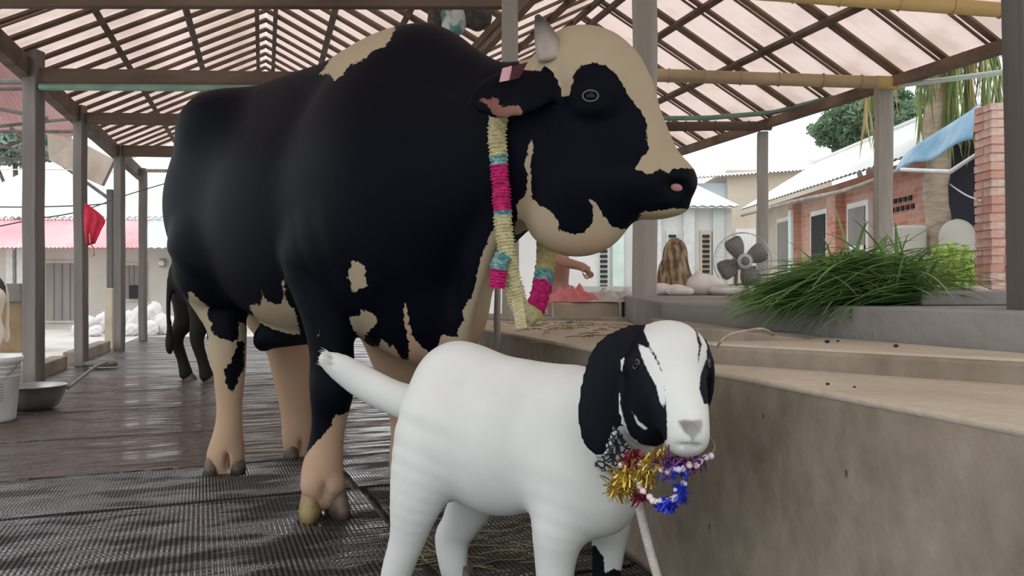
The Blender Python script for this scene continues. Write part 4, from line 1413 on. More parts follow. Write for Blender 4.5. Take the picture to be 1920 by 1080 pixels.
# crumpled plastic sheet beside the grass
def crumple(w, d, h, n, seed, mul=1.0):
    r = np.random.default_rng(seed)
    v, f_ = [], []
    ph = r.uniform(0, 6, (5, 3))
    fr = r.uniform(4, 17, (5, 2)) * mul
    for j in range(n + 1):
        for i in range(n + 1):
            x, y = i / n - .5, j / n - .5
            z = sum(math.sin(fr[k, 0] * x + fr[k, 1] * y * (-1) ** k + ph[k, 0]) for k in range(5)) / 5
            e_ = (1 - (2 * abs(x)) ** 4) * (1 - (2 * abs(y)) ** 4)
            v.append((x * w + .02 * math.sin(9 * y + ph[0, 1]), y * d + .02 * math.sin(9 * x + ph[1, 1]), max(.003, h * e_ * (.55 + .6 * z) + r.uniform(0, .004))))
    for j in range(n):
        for i in range(n):
            q = j * (n + 1) + i
            f_.append((q, q + 1, q + n + 2, q + n + 1))
    return MB().add(v, f_)


M['plastic'] = mat('grey_plastic_sheet', (0.55, 0.52, 0.50), (0.70, 0.67, 0.65), .4, 7, trans=.3)
M['paper'] = mat('crumpled_paper', (0.62, 0.60, 0.55), (0.48, 0.47, 0.43), .8, 12)
M['sack'] = mat('white_sack', (0.78, 0.74, 0.72), (0.66, 0.62, 0.60), .8, 10, bump=.2)
o = crumple(.42, .3, .075, 18, 4).build('plastic_sheet', M['plastic'], smooth=False); o.location = (1.66, 3.0, PZ)
tag(o, 'crumpled translucent plastic sheet right of the cut grass', 'plastic sheet')
o = crumple(.36, .3, .10, 16, 9).build('newspaper', M['paper']); o.location = (.86, 5.6, .797); o.location = (P(1148, 560, 5.5)[0], 5.5, .754)
tag(o, 'crumpled grey newspaper on the cement block left of the thick post', 'newspaper')
M['pinkcloth'] = mat('pink_cloth', (0.72, 0.26, 0.26), (0.60, 0.18, 0.19), .85, 12, bump=.2)
o = crumple(.34, .2, .12, 16, 15).build('pink_cloth', M['pinkcloth'], smooth=True); o.location = (P(1070, 560, 5.7)[0], 5.48, .754); o.location = (P(1072, 560, 5.5)[0], 5.47, .754)
tag(o, 'pinkish red cloth heaped on the cement block behind the garland', 'cloth')
for (x, Y, sx, sz, sd_, lab) in ((1248, 6.1, .16, .075, 1, 'small white sack left of the brown cloth bundle'), (1276, 5.9, .16, .065, 2, 'low white sack in front of the brown cloth bundle'),
                                 (1322, 6.2, .24, .13, 3, 'peaked white sack between the brown bundle and the fan'), (1362, 6.05, .2, .075, 5, 'flat white sack at the foot of the fan')):
    b_ = Body((-.3, -.3, -.05), (.3, .3, .4), .014)
    b_.ell((0, 0, sz * .45), (sx * .62, .13, sz * .62), .05)
    b_.ell((-sx * .25, .02, sz * .7), (sx * .3, .09, sz * .45), .05)
    if sd_ == 3:
        b_.cone((-.06, 0, .1), (-.05, 0, .18), .05, .012, .06)
        b_.cone((.03, 0, .08), (.15, 0, .05), .07, .03, .06)
    b_.surface(1)
    b_.vert[:, 2] = np.maximum(b_.vert[:, 2], .002)
    o = b_.build('sack', M['sack'], (0, 0, 0)); o.location = (P(x, 540, Y)[0], Y, PZ)
    tag(o, lab, 'sack', 'white sacks on the platform')

# brown cloth bundle
M['browncloth'] = mat('brown_patterned_cloth', (0.13, 0.085, 0.045), (0.42, 0.32, 0.20), .9, 26, (1, 1, .35), bump=.5, bscale=30, lo=.4, hi=.6)
b_ = Body((-.3, -.3, -.04), (.35, .3, .6), .011)
b_.ell((.0, 0, .33), (.075, .08, .12), .05)
b_.chain([(0, 0, .33), (-.02, 0, .15), (-.02, 0, .03)], [.07, .105, .12], .05)
b_.chain([(.03, 0, .22), (.1, 0, .05)], [.05, .06], .05)
b_.cone((-.06, -.03, .2), (-.09, -.02, .04), .06, .06, .05)
b_.surface(1)
vz = b_.vert
vz[:, 2] = np.maximum(vz[:, 2], .0)
fold = .008 * np.sin(np.arctan2(vz[:, 1], vz[:, 0]) * 9 + vz[:, 2] * 14)
nrm = vz * [1, 1, 0]; nrm /= np.linalg.norm(nrm, axis=1)[:, None] + 1e-6
b_.vert = vz + nrm * fold[:, None]
o = b_.build('cloth_bundle', M['browncloth'], (0, 0, 0)); o.location = (P(1266, 540, 6.3)[0], 6.3, PZ)
tag(o, 'brown patterned cloth bundle standing upright between post and fan', 'bundle')

# electric fan
M['fangrey'] = mat('fan_blade_grey', (0.16, 0.15, 0.145), (0.20, 0.19, 0.18), .45, 6)
M['fanpale'] = mat('fan_pale_plastic', (0.62, 0.62, 0.60), None, .4)
M['fanwire'] = mat('fan_guard_wire', (0.55, 0.56, 0.56), None, .35, metal=.5)
FY = 6.5
fc = Vector(P(1392, 490, FY))
fan = thing('electric_fan', 'grey four-blade electric fan in a round wire guard', 'fan', (fc.x, fc.y, PZ))
fo = Vector((fc.x, fc.y, PZ))
s_ = FY / FPX
ring = lambda r, y, rad, nm: MB().tube([(r * math.cos(g), y, r * math.sin(g) + fc.z - PZ) for g in np.linspace(0, 2 * math.pi, 49)], rad, 6, caps=False).build(nm, M['fanwire'], fan, True)
ring(54 * s_, 0, .0045, 'guard_ring'); ring(52 * s_, -.05, .0025, 'guard_ring'); ring(14 * s_, -.075, .0025, 'guard_ring')
for k in range(36):
    g = 2 * math.pi * k / 36
    c_, n_ = math.cos(g), math.sin(g)
    z0 = fc.z - PZ
    MB().tube([(12 * s_ * c_, -.078, 12 * s_ * n_ + z0), (34 * s_ * c_, -.076, 34 * s_ * n_ + z0), (53 * s_ * c_, -.03, 53 * s_ * n_ + z0), (54 * s_ * c_, 0, 54 * s_ * n_ + z0)], .0008, 4).build('guard_wire', M['fanwire'], fan)
bo = []
for i in range(9):
    t = i / 8
    r_ = (9 + 39 * t) * s_
    w_ = (10 + 25 * math.sin(t * 2.0 + .15)) * s_ * (1 if t < .97 else .72)
    tw = .35
    bo += [(r_, .012 * 1 - w_ * tw * .5, w_ * .5), (r_, -.012 + w_ * tw * .5, -w_ * .55)]
bm_ = MB().add(bo, [(2 * i, 2 * i + 1, 2 * i + 3, 2 * i + 2) for i in range(8)]).mesh('blade', M['fangrey'], True)
for k, g in enumerate((118, 28, -62, -152)):
    o = bpy.data.objects.new('blade', bm_)
    md = o.modifiers.new('t', 'SOLIDIFY'); md.thickness = .006
    o.location = (0, 0, fc.z - PZ); o.rotation_euler = (0, -math.radians(g), 0)
    link(o, fan)
MB().lathe([(.001, -.09), (5 * s_, -.088), (8.5 * s_, -.08)], (0, 0, fc.z - PZ), 20, 'Y').build('hub_badge', M['fangrey'], fan, True)
MB().lathe([(8.5 * s_, -.083), (13 * s_, -.075), (13 * s_, -.05), (10 * s_, -.03)], (0, 0, fc.z - PZ), 24, 'Y').build('hub_cap', M['fanpale'], fan, True)
MB().lathe([(.001, .16), (.05, .15), (.065, .08), (.055, .02), (.03, -.02)], (0, 0, fc.z - PZ), 20, 'Y').build('motor', M['fangrey'], fan, True)
MB().tube([(-.035, .06, fc.z - PZ - .03), (-.04, .05, .1), (-.04, .03, .012)], [.018, .016, .018], 10).build('stand', M['fangrey'], fan, True)
MB().lathe([(.001, .02), (.05, .022), (.12, .012), (.125, .0)], (-.04, .03, 0), 24).build('base', M['fangrey'], fan, True)

# person behind the trough
M['skinp'] = mat('brown_skin', (0.42, 0.23, 0.17), (0.36, 0.19, 0.14), .6, 9)
M['lungi'] = mat('grey_wrap', (0.46, 0.43, 0.41), (0.38, 0.35, 0.34), .9, 4, (1, 1, .3), bump=.3, bscale=20)
M['hair'] = mat('black_hair', (0.012, 0.01, 0.009), None, .6)
PX, PY = .40, 6.85
pb = Body((PX - .45, PY - .5, -.17), (PX + .6, PY + .4, 1.75), .0125)
q = lambda x, y, z: (PX + x, PY + y, z - .14)
pb.ell(q(.02, 0, 1.52), (.085, .10, .115), .03)                         # head
pb.ell(q(.07, 0, 1.47), (.05, .06, .06), .03)
pb.ell(q(.115, 0, 1.5), (.018, .014, .02), .01)                          # nose
pb.ell(q(.01, -.1, 1.51), (.02, .014, .03), .008); pb.ell(q(.01, .1, 1.51), (.02, .014, .03), .008)
pb.cone(q(.0, 0, 1.42), q(-.01, 0, 1.3), .055, .06, .03)
pb.ell(q(-.02, 0, 1.18), (.115, .18, .2), .05)
pb.ell(q(-.02, 0, .98), (.10, .15, .16), .06)
for sg in (-1, 1):
    pb.chain([q(-.02, sg * .09, .92), q(.0, sg * .10, .5), q(-.02, sg * .1, .1)], [.095, .065, .042], .04)
    pb.chain([q(-.03, sg * .1, .03), q(.12, sg * .11, .02)], [.04, .028], .02)
el = np.array(P(1046, 486, 6.5)); wr = np.array(P(1092, 500, 6.42)); kn = np.array(P(1104, 508, 6.40))
pb.chain([q(-.02, -.18, 1.32), el, wr], [.06, .045, .03], .03)
pb.ell((wr + kn) / 2, (.045, .03, .028), .02)
for k, (dx, dz) in enumerate(((1112, 520), (1108, 523), (1103, 524), (1098, 522))):
    pb.chain([kn + np.array([-.004 * k, .012 * k - .018, 0]), P(dx + 1, dz - 6, 6.38 + .012 * k), P(dx - 3, dz, 6.38 + .012 * k)], [.0095, .009, .008], .004)
pb.chain([wr + np.array([.0, -.02, -.005]), P(1093, 513, 6.36), P(1097, 519, 6.36)], [.012, .0095, .009], .005)
pb.chain([q(-.02, .18, 1.32), q(.03, .2, 1.05), q(.16, .15, .9)], [.06, .045, .035], .03)
pb.ell(q(.2, .14, .88), (.05, .03, .04), .02)
pb.surface(1)
pe = thing('person', 'bare-chested person in a grey wrap standing behind the trough, arm reaching right', 'person', (PX, PY, -.15))
pb.build('body', M['skinp'], (PX, PY, -.15), pe)
prof = [(.155, 0.92), (.165, .75), (.17, .5), (.19, .32)]
w_ = MB()
vv = []
for (r_, z_) in prof:
    for k in range(28):
        g = 2 * math.pi * k / 28
        rr = r_ * (1 + .06 * math.sin(7 * g))
        vv.append((rr * .85 * math.cos(g), rr * math.sin(g) * 1.05, z_ + .01))
w_.add(vv, [(r * 28 + k, r * 28 + (k + 1) % 28, (r + 1) * 28 + (k + 1) % 28, (r + 1) * 28 + k) for r in range(3) for k in range(28)])
o = w_.build('wrap', M['lungi'], pe, True); md = o.modifiers.new('t', 'SOLIDIFY'); md.thickness = .01
hb = Body((-.2, -.2, 1.2), (.2, .2, 1.8), .012)
hb.ell((-.01, 0, 1.55), (.098, .11, .11), .02); hb.ell((.11, 0, 1.47), (.1, .14, .11), .02, sub=True)
hb.surface(1); hb.build('hair', M['hair'], (0, 0, 0), pe)

# ------------------------------------------------------------------ left side things
bk = thing('bucket', 'white plastic bucket at the left edge of the picture', 'bucket', (P(-22, 600, 5.0)[0], 5.0, .02))
MB().lathe([(.001, 0), (.145, 0), (.15, .02), (.178, .36), (.188, .365), (.19, .40), (.182, .40), (.17, .36), (.14, .02), (.001, .015)], n=32).build('shell', M['white'], bk, True)
for k in range(3):
    MB().lathe([(.176 - .002 * k, .345 - .03 * k), (.186 - .002 * k, .34 - .03 * k), (.175 - .002 * k, .335 - .03 * k)], n=32).build('rib', M['white'], bk, True)
MB().tube([(.19 * math.cos(g), .01 - .16 * math.sin(g) * .9, .37 - .15 * math.sin(g)) for g in np.linspace(0, math.pi, 20)], .004, 8).build('handle', M['metal'], bk, True)
for k in range(7):
    MB().beam((.12, -.1195 - .003, .24 - .017 * k), (.15, -.09, .24 - .017 * k), .003, .006).build('marking', M['concgrey'], bk)
bs = thing('basin', 'shallow dull metal basin in front of the nearest left post', 'basin', (P(66, 600, 5.5)[0], 5.5, .01))
MB().lathe([(.001, 0), (.09, 0), (.14, .03), (.175, .1), (.19, .165), (.20, .168), (.20, .175), (.185, .172), (.168, .1), (.135, .036), (.001, .01)], n=36).build('bowl', M['metal'], bs, True)
o = MB().tube(spline([(.16, .05, .13), (.21, .12, .19), (.25, .25, .26), (.3, .33, .29)], 20), .012, 8).build('hose', M['concgrey'], smooth=True)
o.location = bs.location + Vector((.02, .02, .01))
tag(o, 'short grey hose curving out of the metal basin', 'hose')

lf = spline([P(160, 382, 8.6), P(158, 400, 8.6), P(158, 430, 8.6), P(163, 462, 8.6)], 16)
rt = spline([P(166, 385, 8.6), P(196, 411, 8.58), P(190, 432, 8.58), P(180, 456, 8.6)], 16)
v, f_ = [], []
for i in range(17):
    for j in range(11):
        t = j / 10
        p = lf[i] * (1 - t) + rt[i] * t
        v.append(p + np.array([0, .018 * math.sin(t * 15 + i * .15) * (i / 16) ** .5 - .02, 0]))
f_ = [(i * 11 + j, i * 11 + j + 1, i * 11 + j + 12, i * 11 + j + 11) for i in range(16) for j in range(10)]
o = MB().add([p - P(163, 388, 8.6) for p in v], f_).build('red_cloth', M['cloth_red'], smooth=True)
md = o.modifiers.new('t', 'SOLIDIFY'); md.thickness = .012
o.location = P(163, 388, 8.6)
tag(o, 'red cloth tied to the second left post', 'cloth')
o = MB().tube([(.0, -.02, .09), (.0, -.01, 0), (.03, 0, -.08), (.035, 0, -.14), (.0, 0, -.155), (-.015, 0, -.1)], .008, 8).build('rope_loop', M['rope'], smooth=True)
o.location = P(170, 454, 8.585)
tag(o, 'small rope loop hanging below the red cloth', 'rope')

b_ = Body((-.3, -.25, -.05), (.3, .25, .12), .012)
b_.ell((0, 0, .02), (.17, .1, .045), .03); b_.ell((.08, .03, .02), (.1, .08, .035), .03); b_.surface(1); b_.vert[:, 2] = np.maximum(b_.vert[:, 2], 0)
o = b_.build('flat_stone', M['postdark'], (0, 0, 0)); o.location = (P(186, 600, 8.45)[0], 8.45, .024)
tag(o, 'flat dark stone at the foot of the second left post', 'stone')

# bundle of bags in the roof valley
M['bagdark'] = mat('dark_bag', (0.03, 0.03, 0.028), (0.09, 0.085, 0.08), .5, 18, bump=.4)
M['baggreen'] = mat('green_white_bag', (0.10, 0.24, 0.20), (0.62, 0.68, 0.66), .5, 9, bump=.3, lo=.45, hi=.55)
for (x, y, Y, rx, rz, m_, lab) in ((852, 38, 5.6, 24, 30, 'baggreen', 'green and white plastic bag stuffed under the roof valley above the hump'), (822, 30, 5.65, 20, 26, 'bagdark', 'dark bag left of the green bag under the roof valley'),
                                   (893, 30, 5.62, 30, 26, 'bagdark', 'dark bag right of the green bag under the roof valley')):
    b_ = Body((-.25, -.25, -.25), (.25, .25, .25), .012)
    k_ = Y / FPX
    b_.ell((0, 0, 0), (rx * k_, .07, rz * k_), .03)
    for _ in range(5):
        a_ = random.uniform(0, 6.28)
        b_.ell((rx * k_ * .7 * math.cos(a_), random.uniform(-.03, .03), rz * k_ * .7 * math.sin(a_)), (.04, .05, .035), .02)
    b_.surface(1)
    o = b_.build('plastic_bag', M[m_], (0, 0, 0)); o.location = P(x, y, Y)
    tag(o, lab, 'bag', 'bags under the roof valley')
o = MB().beam((0, 0, 0), V(950, 24, 5.45) - V(880, 100, 5.75), .03, .05).build('slanting_strut', M['timber']); o.location = V(880, 100, 5.75)
tag(o, 'slanting wooden strut under the roof valley beside the slim post', 'strut')

# ------------------------------------------------------------------ cows behind
M['cow'] = coat('dark_cow_coat', (0.022, 0.018, 0.018), (0.42, 0.39, 0.36), (0.35, 0.25, 0.2), edge=.02, nscale=20)
M['palecow'] = coat('pale_cow_coat', (0.05, 0.04, 0.035), (0.62, 0.55, 0.45), (0.45, 0.3, 0.22), edge=.02, nscale=20)


def cow(name, label, loc, rz, material, pale_legs):
    c = Body((-1.15, -.42, -.02), (1.25, .42, 1.45), .019)
    c.ell((-.58, 0, .96), (.33, .25, .30), .1); c.ell((0, 0, .93), (.65, .28, .31), .12); c.ell((.5, 0, .96), (.3, .22, .30), .1)
    c.cone((.6, 0, 1.02), (.92, 0, 1.2), .18, .11, .1)
    c.chain([(.95, 0, 1.22), (1.12, 0, 1.02)], [.1, .065], .05, 'head')
    c.cone((.92, .1, 1.27), (.9, .24, 1.22), .03, .02, .03, 'head'); c.cone((.92, -.1, 1.27), (.9, -.24, 1.22), .03, .02, .03, 'head')
    for i, (x, y, dx) in enumerate(((-.64, -.13, .02), (-.76, .13, -.02), (.5, -.12, .04), (.46, .12, -.04))):
        if x < 0:
            c.chain([(x, y, .85), (x - .02, y, .58), (x - .08 + dx, y, .40), (x - .03 + dx, y, .2), (x + dx, y, .07)], [.16, .095, .055, .042, .055], .05, 'leg%d' % i)
        else:
            c.chain([(x, y, .85), (x + dx * .5, y, .45), (x + dx, y, .2), (x + dx, y, .07)], [.13, .065, .045, .055], .05, 'leg%d' % i)
    c.chain([(-.82, 0, 1.12), (-.9, 0, 1.0), (-.93, 0, .7), (-.92, 0, .45)], [.035, .028, .02, .02], .03, 'tail')
    c.ell((-.92, 0, .36), (.04, .04, .11), .03, 'tail')
    c.surface(1)
    pch = np.full(len(c.vert), .5)
    pch[np.isin(c.label, pale_legs)] = -.5
    t = thing(name, label, 'cow', loc, rz)
    c.build('body', material, (0, 0, 0), t, {'patch': pch, 'skin': np.zeros(len(pch))})
    for (x, y, dx) in ((-.64, -.13, .02), (-.76, .13, -.02), (.5, -.12, .04), (.46, .12, -.04)):
        hoof(t, (x + dx + .02, y, .0), .07, .12, .11, (1, 0), ('hoof', 'hoof'), (0, 0, 0))
    for sg in (-1, 1):
        MB().tube([(.92, sg * .07, 1.31), (.93, sg * .12, 1.38), (.96, sg * .13, 1.43)], [.022, .015, .004], 10).build('horn', M['horn'], t, True)
        MB().ball((1.0, sg * .085, 1.2), .015, 10, 8).build('eye', M['eye'], t, True)
    return t


cow('cow', 'dark cow standing behind the bull, its tail and hind legs showing', (P(506, 600, 7.3)[0], 7.5, .0), .42, M['cow'], ['leg3'])
cow('cow', 'pale cow at the left edge beyond the posts, only its tail showing', (P(-292, 600, 9.3)[0], 10.6, -.15), math.radians(202), M['palecow'], ['leg0', 'leg1', 'leg2', 'leg3', 'tail'])

# ------------------------------------------------------------------ left yard
M['plasterL'] = mat('dusty_plaster', (0.50, 0.47, 0.42), (0.62, 0.59, 0.53), .9, .8, bump=.15)
M['plasterD'] = mat('dim_plaster', (0.30, 0.27, 0.24), (0.36, 0.33, 0.30), .9, 1.5)
M['tinpink'] = mat('faded_red_tin', (0.80, 0.36, 0.40), (0.85, 0.60, 0.61), .6, .5, (1, .3, 1))
M['tinwhite'] = mat('pale_tin', (0.72, 0.74, 0.76), (0.80, 0.76, 0.78), .55, .4)
M['tincyan'] = mat('pale_cyan_tin', (0.62, 0.76, 0.76), (0.72, 0.80, 0.80), .55, .4)
M['doorgrey'] = mat('grey_door', (0.22, 0.20, 0.19), (0.30, 0.27, 0.25), .7, 2, (1, 1, .2))
M['dark'] = mat('dark_opening', (0.03, 0.03, 0.035), None, .9)
M['mesh'] = mat('window_grille', (0.2, 0.19, 0.18), None, .6)


def corrugated(mb, a, b, c, d, n, amp):
    """ribbed sheet between edge a-b (top) and d-c (bottom)"""
    a, b, c, d = map(Vector, (a, b, c, d))
    nr = (b - a).cross(d - a).normalized()
    v, f_ = [], []
    for i in range(n * 4 + 1):
        t = i / (n * 4)
        h = nr * (amp * math.sin(2 * math.pi * t * n))
        v += [a.lerp(b, t) + h, d.lerp(c, t) + h]
    for i in range(n * 4):
        f_.append((2 * i, 2 * i + 2, 2 * i + 3, 2 * i + 1))
    k = len(v)
    v += [p + nr * .02 for p in v]
    f_ += [tuple(j + k for j in q) for q in f_]
    return mb.add(v, f_)


hl = thing('tin_roofed_house', 'low plaster house with pink and white tin roof across the left yard', 'house', (-11, 20, -.15))
lo_ = Vector((-11, 20, -.15))


def pt(mb, name, m_, root, org, parent=None, smooth=False):
    o = mb.build(name, M[m_], parent or root, smooth)
    if parent is None:
        o.location = -Vector(org)
    return o


Yw = 20.0
pt(MB().box((P(180, 0, Yw)[0] - 2, Yw + 1.5, .95), (14.5, 3, 2.25)), 'wall', 'plasterL', hl, lo_)
for (x0, x1, yt, yb, nm, m_) in ((90, 150, 494, 600, 'door', 'doorgrey'), (236, 272, 498, 560, 'window', 'doorgrey')):
    a_, b_ = P(x0, yt, Yw), P(x1, yb, Yw)
    fr_ = pt(MB().box(((a_[0] + b_[0]) / 2, Yw - .03, (a_[2] + b_[2]) / 2), (b_[0] - a_[0] + .12, .08, a_[2] - b_[2] + .12)), nm, 'plasterL', hl, lo_)
    pt(MB().box(((a_[0] + b_[0]) / 2, Yw - .05, (a_[2] + b_[2]) / 2), (b_[0] - a_[0], .09, a_[2] - b_[2])), 'panel', m_, hl, lo_, fr_)
    for k in range(1, 4):
        xx = a_[0] + (b_[0] - a_[0]) * k / 4
        pt(MB().box((xx, Yw - .1, (a_[2] + b_[2]) / 2), (.025, .03, a_[2] - b_[2])), 'bar', 'mesh', hl, lo_, fr_)
a_, b_ = P(248, 535, Yw), P(266, 560, Yw)
pt(MB().box(((a_[0] + b_[0]) / 2, Yw - .1, (a_[2] + b_[2]) / 2), (b_[0] - a_[0], .1, a_[2] - b_[2])), 'vent_hole', 'dark', hl, lo_)
for xx in (20, 40):
    a_ = P(xx, 465, Yw - .1); pt(MB().box((a_[0], Yw - .1, .85), (.16, .12, 2.1)), 'pilaster', 'white', hl, lo_)
nx0, nx1 = P(-160, 0, Yw)[0], P(330, 0, Yw)[0] + 3.5
pt(corrugated(MB(), (nx0, 20.6, 2.62), (P(262, 0, 20)[0], 20.6, 2.62), (P(262, 0, 19)[0], 18.9, 1.80), (nx0, 18.9, 1.80), 60, .016), 'lower_roof', 'tinpink', hl, lo_)
pt(corrugated(MB(), (P(262, 0, 20)[0], 20.6, 2.62), (nx1, 20.6, 2.62), (nx1, 18.9, 1.80), (P(262, 0, 19)[0], 18.9, 1.80), 22, .016), 'lower_roof', 'tincyan', hl, lo_)
pt(corrugated(MB(), (nx0, 25.5, 4.85), (nx1, 25.5, 4.85), (nx1, 20.5, 2.66), (nx0, 20.5, 2.66), 60, .03), 'upper_roof', 'tinwhite', hl, lo_)
a_ = P(305, 493, 19.9)
lm = thing('wall_lamp', 'small pale wall lamp on the plaster house left of the bull rump', 'lamp', tuple(a_))
MB().box((0, 0, 0), (.16, .05, .22)).build('backplate', M['concgrey'], lm, bevel=.02)
MB().ball((0, -.07, 0), .075, 14, 10).build('globe', M['white'], lm, True)

M['sacks'] = mat('white_feed_sack', (0.70, 0.66, 0.66), (0.80, 0.77, 0.77), .8, 3, bump=.2, bscale=14)
sk = [(165, 17.5, .55, .42), (195, 17.9, .5, .5), (150, 16.9, .42, .3), (215, 17.4, .5, .62), (242, 17.6, .45, .55), (262, 17.2, .5, .68), (288, 17.7, .5, .75), (305, 17.1, .45, .5), (322, 17.4, .5, .42), (282, 16.8, .45, .35), (245, 16.7, .42, .28), (180, 16.6, .4, .25)]
bl2 = Body((-.6, -.5, -.1), (.6, .5, 1.0), .03)
bl2.ell((0, 0, .42), (.46, .34, .46), .1); bl2.ell((.1, -.05, .62), (.3, .26, .3), .1); bl2.ell((-.2, 0, .25), (.34, .3, .28), .1)
bl2.surface(1); bl2.vert += (.028 * np.sin(bl2.vert[:, [1, 2, 0]] * 13 + 1) * np.cos(bl2.vert[:, [2, 0, 1]] * 17)); bl2.vert[:, 2] = np.maximum(bl2.vert[:, 2], 0)
sk0 = None
skl = ['leftmost slumped white sack before the grey door', 'white sack by the right jamb of the grey door', 'low white sack at the left foot of the sack heap', 'tall white sack between the second and third left posts',
       'white sack below the barred window', 'upright white sack left of the farthest post', 'tallest white sack, right of the farthest post', 'white sack in the front right of the yard heap', 'white sack half hidden behind the bull rump',
       'small white sack in front of the tallest sack', 'low white sack in front of the barred window', 'lowest white sack beside the second left post']
for i, (x, Y, w, h) in enumerate(sk):
    if sk0 is None:
        sk0 = o = bl2.build('feed_sack', M['sacks'], (0, 0, 0))
    else:
        o = sk0.copy(); link(o)
    o.location = (P(x, 0, Y)[0], Y, -.15); o.scale = (w, w, h); o.rotation_euler = (0, 0, i * 1.3)
    tag(o, skl[i], 'sack', 'white feed sacks in the left yard')

cr = thing('wooden_cupboard', 'two-tone brown box-like cupboard at the left edge behind the bucket', 'cupboard', (P(15, 0, 12.6)[0], 12.6, -.15))
MB().box((0, 0, .4), (.72, .5, .8)).build('body', mat('cupboard_brown', (.20, .135, .075), (.25, .17, .1), .7, 4), cr, bevel=.01)
MB().box((0, -.02, .93), (.76, .56, .28)).build('upper_box', mat('cupboard_grey', (.13, .115, .105), (.17, .15, .135), .7, 4), cr, bevel=.01)

# neighbour's lean-to roof and hanging board, top left
nl = thing('lean_to_roof', 'faded pink sheet lean-to roof on dark struts at the upper left', 'roof', tuple(P(20, 200, 14)))
no = Vector(P(20, 200, 14))
M['pinksheet'] = mat('faded_pink_sheet', (0.62, 0.42, 0.42), (0.74, 0.58, 0.57), .7, .7, trans=.45)
pt(corrugated(MB(), P(-120, 110, 13.2), P(56, 118, 13.2), P(210, 262, 15.6), P(-120, 240, 15.6), 26, .02), 'roof_sheet', 'pinksheet', nl, no)
for (a_, b_, r_) in (((-60, 153, 13.1), (190, 153, 13.1), .05), ((-60, 168, 13.3), (80, 166, 13.3), .03), ((-60, 193, 13.2), (90, 222, 13.6), .035), ((-60, 243, 13.4), (140, 222, 14), .03),
                     ((-60, 247, 14), (180, 247, 14), .03), ((-40, 262, 14), (100, 300, 14), .03), ((-20, 285, 14.2), (56, 258, 14.2), .03), ((0, 298, 14.2), (86, 297, 14.2), .035), ((20, 240, 14), (215, 380, 14.2), .03)):
    pt(MB().tube([P(*a_), P(*b_)], r_, 8), 'strut', 'postdark', nl, no)
hb_ = MB()
corners = [P(88, 250, 12.4), P(140, 262, 12.2), P(213, 300, 11.7), P(190, 348, 11.8), P(140, 325, 12.2), P(92, 300, 12.5)]
hb_.add([c for c in corners] + [c + np.array([.02, .05, 0]) for c in corners], [(0, 1, 2, 3, 4, 5), (11, 10, 9, 8, 7, 6)] + [(i, (i + 1) % 6, (i + 1) % 6 + 6, i + 6) for i in range(6)])
for i in range(len(hb_.v)):
    hb_.v[i] = tuple(np.array(hb_.v[i]) - corners[0])
o = hb_.build('hanging_board', mat('dusty_brown_board', (.30, .235, .185), (.40, .33, .27), .85, 2, bump=.2)); o.location = corners[0]
tag(o, 'dusty brown board hanging under the left eave between two posts', 'board')

# wires
wl = [([(-20, 388, 10), (60, 388, 10), (160, 385, 10), (215, 380, 12)], 'thin wire level with the red cloth top, left of its post'), ([(-20, 318, 12), (120, 318, 12), (220, 322, 13)], 'thin wire crossing the pale roof at the upper left'),
      ([(-20, 428, 9), (60, 412, 10), (150, 396, 11), (240, 365, 12.5), (330, 338, 13)], 'thin wire rising to the right past the red cloth'),
      ([(1780, 345, 9), (1810, 365, 8), (1838, 376, 7.2)], 'pale cord slung from the palm trunk to the brick pillar')]
for pts, lab in wl:
    sp = spline([P(*q) for q in pts], 30)
    o = MB().tube([p - sp[0] for p in sp], .008, 6).build('wire', M['wire' if 'pale' not in lab else 'white']); o.location = sp[0]
    tag(o, lab, 'wire', 'overhead wires')

# ------------------------------------------------------------------ trees
def foliage(name, c, r, n, m_, leaf, parent, org, seed=1, shell=.55):
    rg = np.random.default_rng(seed)
    d = rg.normal(size=(n, 3)); d /= np.linalg.norm(d, axis=1)[:, None]
    rr = shell + (1 - shell) * rg.random(n) ** .5
    lump = 1 + .18 * np.sin(d[:, 0] * 7 + seed) * np.cos(d[:, 2] * 6 - seed)
    p = np.array(c) + d * (rr * lump)[:, None] * np.array(r)
    a = rg.normal(size=(n, 3)); a /= np.linalg.norm(a, axis=1)[:, None]
    t = rg.normal(size=(n, 3)); b = np.cross(a, t); b /= np.linalg.norm(b, axis=1)[:, None]
    s1 = leaf * rg.uniform(.6, 1.2, n)[:, None]
    q = np.stack([p - a * s1, p + b * s1 * .45, p + a * s1, p - b * s1 * .45], 1).reshape(-1, 3) - np.array(org)
    me = bpy.data.meshes.new(name)
    me.from_pydata(q.tolist(), [], (np.arange(n * 4).reshape(-1, 4)).tolist())
    me.materials.append(M[m_])
    o = bpy.data.objects.new(name, me)
    link(o, parent)
    o['kind'] = 'stuff'
    return o


M['leaf'] = mat('tree_leaf', (0.09, 0.17, 0.09), (0.24, 0.34, 0.21), .55, 2, trans=.3)
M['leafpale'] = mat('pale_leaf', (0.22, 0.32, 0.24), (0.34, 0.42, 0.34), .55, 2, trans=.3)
M['leafyel'] = mat('yellow_green_leaf', (0.42, 0.62, 0.14), (0.62, 0.72, 0.26), .55, 3, trans=.35)
M['bark'] = mat('bark', (0.16, 0.12, 0.09), (0.26, 0.2, 0.15), .9, 5, bump=.5)


